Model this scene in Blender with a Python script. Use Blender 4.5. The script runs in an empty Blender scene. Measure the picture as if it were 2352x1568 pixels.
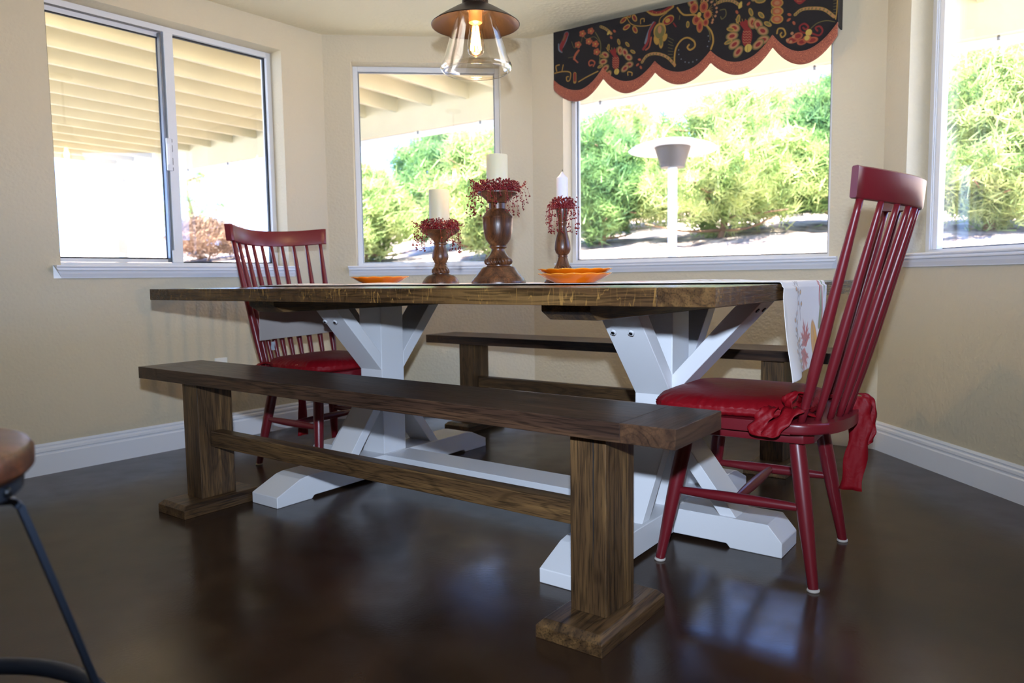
import bpy, bmesh, math, random, json
import numpy as np
from mathutils import Vector, Matrix, noise
S = bpy.context.scene
COL = S.collection
random.seed(7)
R = math.radians

# ------------------------------------------------------------------ camera, light, exposure
CAM_H = 0.7836
FPX = 1706.76
pt, rl = R(4.902), R(-0.7675)
F_ = Vector((0, math.cos(pt), -math.sin(pt))); R0 = Vector((1, 0, 0)); U0 = R0.cross(F_)
R_ = math.cos(rl) * R0 + math.sin(rl) * U0
U_ = -math.sin(rl) * R0 + math.cos(rl) * U0
cd = bpy.data.cameras.new('camera'); cam = bpy.data.objects.new('camera', cd); COL.objects.link(cam)
m = Matrix.Identity(4)
for i in range(3):
    m[i][0] = R_[i]; m[i][1] = U_[i]; m[i][2] = -F_[i]
m.translation = (0, 0, CAM_H)
cam.matrix_world = m
cd.sensor_width = 36; cd.lens = FPX / 2352 * 36
cd.clip_start = .02; cd.clip_end = 400
cd.dof.use_dof = True; cd.dof.focus_distance = 2.15; cd.dof.aperture_fstop = 3.8
S.camera = cam
S.view_settings.view_transform = 'Standard'; S.view_settings.look = 'None'
S.view_settings.gamma = 1; S.view_settings.exposure = 1.5
try: S.view_settings.use_curve_mapping = False
except Exception: pass

w = bpy.data.worlds.new('sky'); S.world = w; w.use_nodes = True
wn = w.node_tree.nodes; wl = w.node_tree.links
bg = wn['Background']
tc = wn.new('ShaderNodeTexCoord'); sx = wn.new('ShaderNodeSeparateXYZ'); rp = wn.new('ShaderNodeValToRGB')
wl.new(tc.outputs['Generated'], sx.inputs[0]); wl.new(sx.outputs['Z'], rp.inputs[0]); wl.new(rp.outputs[0], bg.inputs[0])
rp.color_ramp.elements[0].position = 0.0; rp.color_ramp.elements[0].color = (.30, .50, 1, 1)
rp.color_ramp.elements[1].position = .6; rp.color_ramp.elements[1].color = (.18, .36, 1, 1)
bg.inputs[1].default_value = 2.9

sl = bpy.data.lights.new('sun', 'SUN'); so = bpy.data.objects.new('sun', sl); COL.objects.link(so)
sl.energy = 28.0; sl.angle = R(.6); sl.color = (1, .95, .86)
so.rotation_euler = Vector((.12, .34, -1)).to_track_quat('-Z', 'Y').to_euler()

# the photographer's flash, a small reflector mounted above the lens
fl = bpy.data.lights.new('camera_flash', 'SPOT'); fo = bpy.data.objects.new('camera_flash', fl); COL.objects.link(fo)
fl.energy = 110; fl.shadow_soft_size = .02; fl.color = (.64, .78, 1.0); fl.spot_size = R(112); fl.spot_blend = 1.0
fo.location = (0.0, -.02, CAM_H + .19)
fo.rotation_euler = (F_ + Vector((0, 0, .22))).to_track_quat('-Z', 'Y').to_euler()

# added warm fill light, unseen, standing in for the kitchen side behind the camera
al = bpy.data.lights.new('warm_fill', 'AREA'); ao = bpy.data.objects.new('warm_fill', al); COL.objects.link(ao)
al.energy = 3; al.size = .9; al.color = (1, .80, .52); ao.location = (-.8, -1.6, 2.07)

# ------------------------------------------------------------------ frames taken from the survey of the room
def dirv(a): return Vector((math.sin(R(a)), math.cos(R(a)), 0))
p12 = Vector((.1309, 4.2838, 0)); p23 = Vector((1.6199, 3.2709, 0))
H_L, H_1, H_3, H_R = 38.80, 84.383, 124.227, 173.22
p01 = p12 - dirv(H_1) * 1.1503
HC = 2.1147
T0 = Vector((.3962, 1.4451, 0)); TH = 126.3; TL, TW, TZ, TT = 2.1167, 1.43, .76, .0395
Lv, Cv = dirv(TH), dirv(TH - 90)
TC = T0 - Lv * TL / 2 + Cv * TW / 2
def tpos(l, c, z=0.): 
    v = T0 - Lv * l + Cv * c; return Vector((v.x, v.y, z))

# ------------------------------------------------------------------ helpers
def link(o, parent=None):
    COL.objects.link(o)
    if parent is not None: o.parent = parent
    return o
def empty(name, loc=(0, 0, 0), heading=None, rz=0):
    o = bpy.data.objects.new(name, None); COL.objects.link(o); o.location = loc
    o.rotation_euler = (0, 0, rz if heading is None else R(90 - heading)); o.empty_display_size = .05
    return o
def tag(o, label=None, cat=None, group=None, kind=None):
    if label: o['label'] = label
    if cat: o['category'] = cat
    if group: o['group'] = group
    if kind: o['kind'] = kind
    return o
def mk(name, bm, mat, parent=None, smooth=False, loc=None, rot=None, autosmooth=None):
    me = bpy.data.meshes.new(name); bmesh.ops.recalc_face_normals(bm, faces=bm.faces); bm.to_mesh(me); bm.free()
    for k in (mat if isinstance(mat, (list, tuple)) else [mat]): me.materials.append(k)
    if smooth or autosmooth:
        for p in me.polygons: p.use_smooth = True
    o = bpy.data.objects.new(name, me); link(o, parent)
    if autosmooth:
        try: me.set_sharp_from_angle(angle=R(autosmooth))
        except Exception: pass
    if loc is not None: o.location = loc
    if rot is not None: o.rotation_euler = rot
    return o
def new(): return bmesh.new()
def box(bm, x0, x1, y0, y1, z0, z1, bev=0.0, seg=2, mi=0):
    b = bmesh.new()
    v = [b.verts.new((x, y, z)) for x in (x0, x1) for y in (y0, y1) for z in (z0, z1)]
    for f in ((0, 1, 3, 2), (4, 6, 7, 5), (0, 4, 5, 1), (2, 3, 7, 6), (0, 2, 6, 4), (1, 5, 7, 3)): b.faces.new([v[i] for i in f])
    if bev: bmesh.ops.bevel(b, geom=b.edges[:], offset=bev, segments=seg, profile=.5, affect='EDGES')
    merge(bm, b, mi=mi); return bm
def merge(bm, b, mat=None, mi=0):
    if mat is not None: bmesh.ops.transform(b, matrix=mat, verts=b.verts)
    vm = {v: bm.verts.new(v.co) for v in b.verts}
    for f in b.faces:
        try: nf = bm.faces.new([vm[v] for v in f.verts]); nf.material_index = mi; nf.smooth = f.smooth
        except ValueError: pass
    b.free()
def prism(bm, pts, axis, a, b_, bev=0.0, seg=2):
    """extrude polygon pts along axis ('x','y','z'); pts are the two other coordinates in order"""
    b = bmesh.new()
    def P(p, t):
        return {'x': (t, p[0], p[1]), 'y': (p[0], t, p[1]), 'z': (p[0], p[1], t)}[axis]
    A = [b.verts.new(P(p, a)) for p in pts]; B = [b.verts.new(P(p, b_)) for p in pts]
    b.faces.new(A); b.faces.new(B[::-1]); n = len(pts)
    for i in range(n): b.faces.new((A[i], A[(i + 1) % n], B[(i + 1) % n], B[i]))
    bmesh.ops.recalc_face_normals(b, faces=b.faces)
    if bev: bmesh.ops.bevel(b, geom=b.edges[:], offset=bev, segments=seg, profile=.5, affect='EDGES')
    merge(bm, b); return bm
def lathe(bm, prof, seg=48, c=(0, 0, 0), rf=None):
    """prof: list of (r, z); rf(angle, r, z) -> (r, z)"""
    rings = []
    for r, z in prof:
        if r < 1e-5: rings.append([bm.verts.new((c[0], c[1], c[2] + z))]); continue
        ring = []
        for k in range(seg):
            a = 2 * math.pi * k / seg; rr, zz = (rf(a, r, z) if rf else (r, z))
            ring.append(bm.verts.new((c[0] + rr * math.cos(a), c[1] + rr * math.sin(a), c[2] + zz)))
        rings.append(ring)
    for A, B in zip(rings, rings[1:]):
        n = max(len(A), len(B))
        for k in range(n):
            q = [A[k % len(A)], A[(k + 1) % len(A)], B[(k + 1) % len(B)], B[k % len(B)]]
            q2 = []
            for v in q:
                if v not in q2: q2.append(v)
            if len(q2) > 2:
                try: bm.faces.new(q2)
                except ValueError: pass
    for e in (rings[0], rings[-1]):
        if len(e) > 2:
            try: bm.faces.new(e)
            except ValueError: pass
    return bm
def tube(bm, pts, rad, seg=10, caps=True):
    pts = [Vector(p) for p in pts]; n = len(pts)
    rad = rad if isinstance(rad, (list, tuple)) else [rad] * n
    t = (pts[1] - pts[0]).normalized(); up = Vector((0, 0, 1)) if abs(t.z) < .9 else Vector((1, 0, 0))
    u = t.cross(up).normalized(); rings = []
    for i, p in enumerate(pts):
        tt = (pts[min(i + 1, n - 1)] - pts[max(i - 1, 0)]).normalized()
        u = (u - tt * u.dot(tt)).normalized(); v = tt.cross(u)
        rings.append([bm.verts.new(p + (u * math.cos(2 * math.pi * k / seg) + v * math.sin(2 * math.pi * k / seg)) * rad[i]) for k in range(seg)])
    for A, B in zip(rings, rings[1:]):
        for k in range(seg): bm.faces.new((A[k], A[(k + 1) % seg], B[(k + 1) % seg], B[k]))
    if caps: bm.faces.new(rings[0][::-1]); bm.faces.new(rings[-1])
    return bm
def ribbon(bm, a, b):
    A = [bm.verts.new(p) for p in a]; B = [bm.verts.new(p) for p in b]
    for i in range(len(A) - 1): bm.faces.new((A[i], A[i + 1], B[i + 1], B[i]))
def solid(o, t, off=0.0):
    md = o.modifiers.new('solidify', 'SOLIDIFY'); md.thickness = t; md.offset = off; return o
def subd(o, n=2):
    md = o.modifiers.new('subsurf', 'SUBSURF'); md.levels = n; md.render_levels = n; return o
def smooth_path(pts, n=8):
    pts = [Vector(p) for p in pts]; out = []
    P = [pts[0]] + pts + [pts[-1]]
    for i in range(1, len(P) - 2):
        for k in range(n):
            t = k / n; a, b, c, d = P[i - 1], P[i], P[i + 1], P[i + 2]
            out.append(.5 * ((2 * b) + (c - a) * t + (2 * a - 5 * b + 4 * c - d) * t * t + (3 * b - a - 3 * c + d) * t ** 3))
    out.append(pts[-1]); return out

# ------------------------------------------------------------------ materials
def mat(name):
    m = bpy.data.materials.new(name); m.use_nodes = True; nt = m.node_tree; b = nt.nodes['Principled BSDF']
    return m, nt, b
def nd(nt, t, **kw):
    n = nt.nodes.new(t)
    for k, v in kw.items(): setattr(n, k, v)
    return n
def sett(b, **kw):
    for k, v in kw.items():
        k = k.replace('_', ' ')
        if k in b.inputs: b.inputs[k].default_value = v
def srgb(r, g, b):
    f = lambda c: ((c / 255 + .055) / 1.055) ** 2.4 if c > 10 else c / 255 / 12.92
    return (f(r), f(g), f(b), 1)
def plain(name, col, rough=.5, metal=0, bump=0, bscale=200, spec=.5, var=0, **kw):
    m, nt, b = mat(name); sett(b, Base_Color=col, Roughness=rough, Metallic=metal, Specular_IOR_Level=spec, **kw)
    tcn = nd(nt, 'ShaderNodeTexCoord')
    if bump:
        n = nd(nt, 'ShaderNodeTexNoise'); n.inputs['Scale'].default_value = bscale; n.inputs['Detail'].default_value = 3
        bp = nd(nt, 'ShaderNodeBump'); bp.inputs['Strength'].default_value = bump; bp.inputs['Distance'].default_value = .002
        nt.links.new(tcn.outputs['Object'], n.inputs['Vector']); nt.links.new(n.outputs[0], bp.inputs['Height']); nt.links.new(bp.outputs[0], b.inputs['Normal'])
    if var:
        n = nd(nt, 'ShaderNodeTexNoise'); n.inputs['Scale'].default_value = 3; n.inputs['Detail'].default_value = 4
        r = nd(nt, 'ShaderNodeValToRGB'); r.color_ramp.elements[0].position = .3; r.color_ramp.elements[1].position = .7
        r.color_ramp.elements[0].color = tuple(c * (1 - var) for c in col[:3]) + (1,); r.color_ramp.elements[1].color = tuple(min(1, c * (1 + var)) for c in col[:3]) + (1,)
        nt.links.new(tcn.outputs['Object'], n.inputs['Vector']); nt.links.new(n.outputs[0], r.inputs[0]); nt.links.new(r.outputs[0], b.inputs['Base Color'])
    return m
def wood(name, axis, c0, c1, c2, rough=.35, fleck=0, endgrain=False, plank=0, scale=1.0, dark=.55):
    m, nt, b = mat(name); L = nt.links.new
    tcn = nd(nt, 'ShaderNodeTexCoord'); oi = nd(nt, 'ShaderNodeObjectInfo')
    mp = nd(nt, 'ShaderNodeMapping'); L(tcn.outputs['Object'], mp.inputs[0])
    off = nd(nt, 'ShaderNodeMath', operation='MULTIPLY'); off.inputs[1].default_value = 37; L(oi.outputs['Random'], off.inputs[0])
    cx = nd(nt, 'ShaderNodeCombineXYZ')
    for i in range(3): L(off.outputs[0], cx.inputs[i])
    L(cx.outputs[0], mp.inputs['Location'])
    def sc(along, across):
        v = [across] * 3; v['xyz'.index(axis)] = along; return v
    def scaled(v):
        q = nd(nt, 'ShaderNodeVectorMath', operation='MULTIPLY'); L(mp.outputs[0], q.inputs[0]); q.inputs[1].default_value = [a * scale for a in v]; return q.outputs[0]
    n1 = nd(nt, 'ShaderNodeTexNoise'); n1.inputs['Scale'].default_value = 1; n1.inputs['Detail'].default_value = 5; n1.inputs['Distortion'].default_value = .6
    L(scaled(sc(1.8, 34)), n1.inputs['Vector'])
    wv = nd(nt, 'ShaderNodeTexNoise'); wv.inputs['Scale'].default_value = 1; wv.inputs['Detail'].default_value = 2
    L(scaled(sc(.9, 7)), wv.inputs['Vector'])
    ring = nd(nt, 'ShaderNodeMath', operation='MULTIPLY'); ring.inputs[1].default_value = 120; L(wv.outputs[0], ring.inputs[0])
    sn = nd(nt, 'ShaderNodeMath', operation='SINE'); L(ring.outputs[0], sn.inputs[0])
    pr = nd(nt, 'ShaderNodeTexNoise'); pr.inputs['Scale'].default_value = 1; pr.inputs['Detail'].default_value = 3
    L(scaled(sc(13, 340)), pr.inputs['Vector'])
    r1 = nd(nt, 'ShaderNodeValToRGB'); e = r1.color_ramp.elements; e[0].position = .3; e[0].color = c0; e[1].position = .72; e[1].color = c2
    x = e.new(.5); x.color = c1; L(n1.outputs[0], r1.inputs[0])
    r2 = nd(nt, 'ShaderNodeValToRGB'); e = r2.color_ramp.elements; e[0].position = .0; e[0].color = (1, 1, 1, 1); e[1].position = 1; e[1].color = (.66,) * 3 + (1,)
    e[0].position = .62; L(sn.outputs[0], r2.inputs[0])
    r3 = nd(nt, 'ShaderNodeValToRGB'); e = r3.color_ramp.elements; e[0].position = .38; e[0].color = (dark * .75,) * 3 + (1,); e[1].position = .5; e[1].color = (1, 1, 1, 1); L(pr.outputs[0], r3.inputs[0])
    m1 = nd(nt, 'ShaderNodeMix', data_type='RGBA', blend_type='MULTIPLY'); m1.inputs[0].default_value = 1; L(r1.outputs[0], m1.inputs[6]); L(r3.outputs[0], m1.inputs[7])
    m2 = nd(nt, 'ShaderNodeMix', data_type='RGBA', blend_type='MULTIPLY'); m2.inputs[0].default_value = 1 if not endgrain else .2; L(m1.outputs[2], m2.inputs[6]); L(r2.outputs[0], m2.inputs[7])
    out = m2.outputs[2]
    if fleck:
        f = nd(nt, 'ShaderNodeTexNoise'); f.inputs['Scale'].default_value = 1; f.inputs['Detail'].default_value = 1; f.inputs['Distortion'].default_value = .7
        L(scaled(sc(62, 11)), f.inputs['Vector'])
        rf = nd(nt, 'ShaderNodeValToRGB'); e = rf.color_ramp.elements; e[0].position = .48; e[0].color = (0, 0, 0, 1); e[1].position = .5; e[1].color = (.8, .8, .8, 1); q = e.new(.52); q.color = (0, 0, 0, 1)
        L(f.outputs[0], rf.inputs[0])
        g = nd(nt, 'ShaderNodeTexNoise'); g.inputs['Scale'].default_value = 7; L(tcn.outputs['Object'], g.inputs['Vector'])
        rg = nd(nt, 'ShaderNodeValToRGB'); e = rg.color_ramp.elements; e[0].position = .36; e[0].color = (0, 0, 0, 1); e[1].position = .52; e[1].color = (1, 1, 1, 1); L(g.outputs[0], rg.inputs[0])
        mu0 = nd(nt, 'ShaderNodeMath', operation='MULTIPLY'); L(rf.outputs[0], mu0.inputs[0]); L(rg.outputs[0], mu0.inputs[1])
        sn_ = nd(nt, 'ShaderNodeSeparateXYZ'); L(tcn.outputs['Normal'], sn_.inputs[0]); ab = nd(nt, 'ShaderNodeMath', operation='ABSOLUTE'); L(sn_.outputs[axis.upper()], ab.inputs[0])
        iv = nd(nt, 'ShaderNodeMath', operation='LESS_THAN'); L(ab.outputs[0], iv.inputs[0]); iv.inputs[1].default_value = .5   # no ray flecks on end grain
        mu = nd(nt, 'ShaderNodeMath', operation='MULTIPLY'); L(mu0.outputs[0], mu.inputs[0]); L(iv.outputs[0], mu.inputs[1])
        m3 = nd(nt, 'ShaderNodeMix', data_type='RGBA'); L(mu.outputs[0], m3.inputs[0]); L(out, m3.inputs[6]); m3.inputs[7].default_value = srgb(150, 110, 56); out = m3.outputs[2]
    if plank:
        # darker joint lines between the boards, running along the grain
        sp = nd(nt, 'ShaderNodeSeparateXYZ'); L(tcn.outputs['Object'], sp.inputs[0])
        a = nd(nt, 'ShaderNodeMath', operation='DIVIDE'); L(sp.outputs['Y' if axis == 'x' else 'X'], a.inputs[0]); a.inputs[1].default_value = plank
        fr = nd(nt, 'ShaderNodeMath', operation='FRACT'); L(a.outputs[0], fr.inputs[0])
        lt = nd(nt, 'ShaderNodeMath', operation='LESS_THAN'); L(fr.outputs[0], lt.inputs[0]); lt.inputs[1].default_value = .008
        m4 = nd(nt, 'ShaderNodeMix', data_type='RGBA'); L(lt.outputs[0], m4.inputs[0]); L(out, m4.inputs[6]); m4.inputs[7].default_value = (.01, .006, .004, 1); out = m4.outputs[2]
    L(out, b.inputs['Base Color'])
    rr = nd(nt, 'ShaderNodeMapRange'); L(pr.outputs[0], rr.inputs[0]); rr.inputs[3].default_value = rough + .15; rr.inputs[4].default_value = rough - .05; L(rr.outputs[0], b.inputs['Roughness'])
    bp = nd(nt, 'ShaderNodeBump'); bp.inputs['Strength'].default_value = .25; bp.inputs['Distance'].default_value = .0006
    L(r3.outputs[0], bp.inputs['Height']); L(bp.outputs[0], b.inputs['Normal'])
    return m
OAK0, OAK1, OAK2 = srgb(56, 39, 25), srgb(88, 64, 39), srgb(122, 91, 54)
MW = {a: wood('oak_' + a, a, OAK0, OAK1, OAK2) for a in 'xyz'}
M_TOP = wood('oak_tabletop', 'x', OAK0, srgb(78, 54, 31), srgb(104, 76, 43), rough=.22, fleck=1, plank=.178)
M_TEND = wood('oak_end_board', 'y', OAK0, srgb(78, 54, 31), srgb(104, 76, 43), rough=.22, fleck=1)
M_BTOP = wood('oak_bench_top', 'x', srgb(46, 31, 24), srgb(66, 46, 34), srgb(88, 62, 42), rough=.30)
M_BEND = wood('oak_bench_end', 'y', srgb(50, 33, 24), srgb(66, 45, 31), srgb(84, 58, 39), rough=.30, dark=.9)
M_WAL = {a: wood('walnut_' + a, a, srgb(58, 32, 18), srgb(92, 54, 30), srgb(126, 78, 44), rough=.28, dark=.75) for a in 'z'}
M_SEATW = wood('stool_wood', 'x', srgb(66, 34, 18), srgb(90, 48, 26), srgb(110, 62, 34), rough=.3)
M_WHITE = plain('white_paint', srgb(226, 226, 228), .38, bump=.15, bscale=60)
M_TRIM = plain('white_trim', srgb(232, 232, 236), .35)
M_VINYL = plain('white_vinyl', srgb(214, 216, 220), .4)
M_ALU = plain('grey_track', srgb(120, 122, 126), .35, metal=.6)
M_RUBBER = plain('black_gasket', srgb(22, 24, 26), .6)
M_RED = plain('red_paint', srgb(104, 22, 30), .33, bump=.06, bscale=40, spec=.5)
M_GLIDE = plain('felt_glide', srgb(190, 180, 170), .7)
M_BRONZE = plain('bronze_metal', srgb(62, 48, 40), .34, metal=.85)
M_BLACK = plain('black_metal', srgb(52, 60, 74), .42, metal=.6)
M_BOLT = plain('bolt_steel', srgb(60, 62, 66), .35, metal=.9)
M_WAX = plain('ivory_wax', srgb(212, 200, 168), .45, Subsurface_Weight=.25, Subsurface_Radius=(.02, .012, .006))
M_WAXW = plain('white_wax', srgb(222, 214, 220), .4, Subsurface_Weight=.25, Subsurface_Radius=(.02, .012, .006))
M_WICK = plain('wick', srgb(60, 50, 40), .9)
M_BERRY = plain('berry', srgb(108, 12, 20), .25)
M_TWIG = plain('berry_twig', srgb(150, 50, 44), .6)
M_ORANGE = plain('orange_glaze', srgb(228, 118, 12), .12, Coat_Weight=.6, var=.12)
M_RIM = plain('plate_rim', srgb(236, 160, 60), .15)
M_TAG = plain('care_label', srgb(170, 178, 186), .7)
M_OUT = plain('outlet_plastic', srgb(236, 232, 222), .35)
M_CEMENT = plain('patio_concrete', srgb(150, 146, 138), .8, var=.06)
M_CREAM = plain('cream_lumber', srgb(206, 194, 160), .7, bump=.4, bscale=30, var=.05)
M_STEEL = plain('stainless', srgb(190, 190, 195), .3, metal=.9)
M_HEAT = plain('heater_paint', srgb(235, 235, 238), .4)
M_BARK = plain('bark', srgb(120, 92, 70), .9, bump=1, bscale=30)
M_BLOCK = None

def satin():
    m, nt, b = mat('red_satin'); L = nt.links.new
    sett(b, Base_Color=srgb(124, 6, 18), Roughness=.55, Sheen_Weight=.0, Sheen_Roughness=.4, Specular_IOR_Level=.25)
    tcn = nd(nt, 'ShaderNodeTexCoord'); n = nd(nt, 'ShaderNodeTexNoise'); n.inputs['Scale'].default_value = 22; n.inputs['Detail'].default_value = 3; n.inputs['Distortion'].default_value = 1
    bp = nd(nt, 'ShaderNodeBump'); bp.inputs['Strength'].default_value = .5; bp.inputs['Distance'].default_value = .004
    L(tcn.outputs['Object'], n.inputs['Vector']); L(n.outputs[0], bp.inputs['Height']); L(bp.outputs[0], b.inputs['Normal']); return m
M_SATIN = satin()
def wallmat(name, col, strength=.5, scale=95):
    m, nt, b = mat(name); L = nt.links.new; sett(b, Base_Color=col, Roughness=.62, Specular_IOR_Level=.3)
    tcn = nd(nt, 'ShaderNodeTexCoord'); n = nd(nt, 'ShaderNodeTexNoise'); n.inputs['Scale'].default_value = scale; n.inputs['Detail'].default_value = 2
    v = nd(nt, 'ShaderNodeTexVoronoi'); v.inputs['Scale'].default_value = scale * .7; L(tcn.outputs['Object'], v.inputs['Vector'])
    ad = nd(nt, 'ShaderNodeMath', operation='ADD'); L(n.outputs[0], ad.inputs[0]); L(v.outputs[0], ad.inputs[1])
    bp = nd(nt, 'ShaderNodeBump'); bp.inputs['Strength'].default_value = strength; bp.inputs['Distance'].default_value = .0022
    L(tcn.outputs['Object'], n.inputs['Vector']); L(ad.outputs[0], bp.inputs['Height']); L(bp.outputs[0], b.inputs['Normal']); return m
M_WALL = wallmat('beige_orange_peel', srgb(203, 191, 165))
M_CEIL = wallmat('ceiling_texture', srgb(232, 221, 192), .5, 60)
def floormat():
    m, nt, b = mat('stained_concrete'); L = nt.links.new; sett(b, Specular_IOR_Level=.42)
    tcn = nd(nt, 'ShaderNodeTexCoord'); n = nd(nt, 'ShaderNodeTexNoise'); n.inputs['Scale'].default_value = 2.2; n.inputs['Detail'].default_value = 8; n.inputs['Distortion'].default_value = .8
    L(tcn.outputs['Object'], n.inputs['Vector'])
    r = nd(nt, 'ShaderNodeValToRGB'); e = r.color_ramp.elements; e[0].position = .3; e[0].color = srgb(34, 23, 16); e[1].position = .72; e[1].color = srgb(66, 47, 33); L(n.outputs[0], r.inputs[0]); L(r.outputs[0], b.inputs['Base Color'])
    n2 = nd(nt, 'ShaderNodeTexNoise'); n2.inputs['Scale'].default_value = 9; n2.inputs['Detail'].default_value = 6; L(tcn.outputs['Object'], n2.inputs['Vector'])
    mr = nd(nt, 'ShaderNodeMapRange'); L(n2.outputs[0], mr.inputs[0]); mr.inputs[1].default_value = .3; mr.inputs[2].default_value = .7; mr.inputs[3].default_value = .17; mr.inputs[4].default_value = .27; L(mr.outputs[0], b.inputs['Roughness'])
    n3 = nd(nt, 'ShaderNodeTexNoise'); n3.inputs['Scale'].default_value = 130; L(tcn.outputs['Object'], n3.inputs['Vector'])
    bp = nd(nt, 'ShaderNodeBump'); bp.inputs['Strength'].default_value = .12; bp.inputs['Distance'].default_value = .001; L(n3.outputs[0], bp.inputs['Height']); L(bp.outputs[0], b.inputs['Normal']); return m
M_FLOOR = floormat()
def glassmat(name, tint=(1, 1, 1, 1), ior=1.5, edge=1.0):
    m = bpy.data.materials.new(name); m.use_nodes = True; nt = m.node_tree; nt.nodes.clear(); L = nt.links.new
    o = nd(nt, 'ShaderNodeOutputMaterial'); tr = nd(nt, 'ShaderNodeBsdfTransparent'); gl = nd(nt, 'ShaderNodeBsdfGlossy'); mx = nd(nt, 'ShaderNodeMixShader'); fr = nd(nt, 'ShaderNodeFresnel')
    tr.inputs[0].default_value = tint; gl.inputs['Roughness'].default_value = .0; gl.inputs[0].default_value = (1, 1, 1, 1); ge = nd(nt, 'ShaderNodeNewGeometry'); ir = nd(nt, 'ShaderNodeMapRange'); ir.inputs[3].default_value = ior; ir.inputs[4].default_value = 1 / ior; L(ge.outputs['Backfacing'], ir.inputs[0]); L(ir.outputs[0], fr.inputs[0])
    mu = nd(nt, 'ShaderNodeMath', operation='MULTIPLY'); mu.inputs[1].default_value = edge; mu.use_clamp = True; L(fr.outputs[0], mu.inputs[0])
    L(mu.outputs[0], mx.inputs[0]); L(tr.outputs[0], mx.inputs[1]); L(gl.outputs[0], mx.inputs[2]); L(mx.outputs[0], o.inputs[0]); return m
M_GLASS = glassmat('window_glass', (.97, .99, .98, 1), 1.5, 1.0)
M_SHADEG = glassmat('clear_shade_glass', (.97, .96, .94, 1), 1.5, 2.4)
def emit(name, col, s):
    m, nt, b = mat(name); sett(b, Base_Color=col, Emission_Color=col, Emission_Strength=s); return m
M_FILA = emit('filament', (1, .55, .16, 1), 60)
def needle(name, c1, c2):
    m, nt, b = mat(name); L = nt.links.new; sett(b, Roughness=.6, Specular_IOR_Level=.3)
    tcn = nd(nt, 'ShaderNodeTexCoord'); n = nd(nt, 'ShaderNodeTexNoise'); n.inputs['Scale'].default_value = 3.5; n.inputs['Detail'].default_value = 3
    r = nd(nt, 'ShaderNodeValToRGB'); e = r.color_ramp.elements; e[0].position = .35; e[0].color = c1; e[1].position = .65; e[1].color = c2
    L(tcn.outputs['Object'], n.inputs['Vector']); L(n.outputs[0], r.inputs[0]); L(r.outputs[0], b.inputs['Base Color'])
    tl = nd(nt, 'ShaderNodeBsdfTranslucent'); L(r.outputs[0], tl.inputs[0]); mx = nd(nt, 'ShaderNodeMixShader'); mx.inputs[0].default_value = .4
    o = nt.nodes['Material Output']; L(b.outputs[0], mx.inputs[1]); L(tl.outputs[0], mx.inputs[2]); L(mx.outputs[0], o.inputs[0]); return m
M_PINE = needle('pine_needles', srgb(104, 130, 72), srgb(184, 194, 128))
M_PINED = needle('dark_pine_needles', srgb(70, 106, 68), srgb(134, 164, 98))
def bankmat():
    m, nt, b = mat('mulch_bank'); L = nt.links.new; sett(b, Roughness=.95)
    tcn = nd(nt, 'ShaderNodeTexCoord'); n = nd(nt, 'ShaderNodeTexNoise'); n.inputs['Scale'].default_value = 5; n.inputs['Detail'].default_value = 8
    r = nd(nt, 'ShaderNodeValToRGB'); e = r.color_ramp.elements; e[0].position = .35; e[0].color = srgb(92, 74, 68); e[1].position = .65; e[1].color = srgb(176, 158, 146)
    L(tcn.outputs['Object'], n.inputs['Vector']); L(n.outputs[0], r.inputs[0]); L(r.outputs[0], b.inputs['Base Color']); return m
M_BANK = bankmat()
def blockmat():
    m, nt, b = mat('tan_blocks'); L = nt.links.new; sett(b, Roughness=.9)
    tcn = nd(nt, 'ShaderNodeTexCoord'); mp = nd(nt, 'ShaderNodeMapping'); mp.inputs['Rotation'].default_value = (R(90), 0, 0); L(tcn.outputs['Object'], mp.inputs[0])
    k = nd(nt, 'ShaderNodeTexBrick'); k.inputs['Scale'].default_value = 2.4; k.inputs['Color1'].default_value = srgb(176, 160, 138); k.inputs['Color2'].default_value = srgb(160, 142, 122); k.inputs['Mortar'].default_value = srgb(120, 108, 96)
    L(mp.outputs[0], k.inputs['Vector']); L(k.outputs[0], b.inputs['Base Color']); return m
M_BLOCK = blockmat()
def attrmat(name, rough=.85, weave=400, sheen=.2, trans=0):
    m, nt, b = mat(name); L = nt.links.new; sett(b, Roughness=rough, Sheen_Weight=sheen, Specular_IOR_Level=.2)
    a = nd(nt, 'ShaderNodeVertexColor'); a.layer_name = 'pattern'; L(a.outputs[0], b.inputs['Base Color'])
    tcn = nd(nt, 'ShaderNodeTexCoord'); n = nd(nt, 'ShaderNodeTexNoise'); n.inputs['Scale'].default_value = weave
    bp = nd(nt, 'ShaderNodeBump'); bp.inputs['Strength'].default_value = .2; bp.inputs['Distance'].default_value = .001; L(tcn.outputs['Object'], n.inputs['Vector']); L(n.outputs[0], bp.inputs['Height']); L(bp.outputs[0], b.inputs['Normal'])
    return m
M_VAL = attrmat('floral_fabric'); M_LINEN = attrmat('printed_linen')

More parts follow.
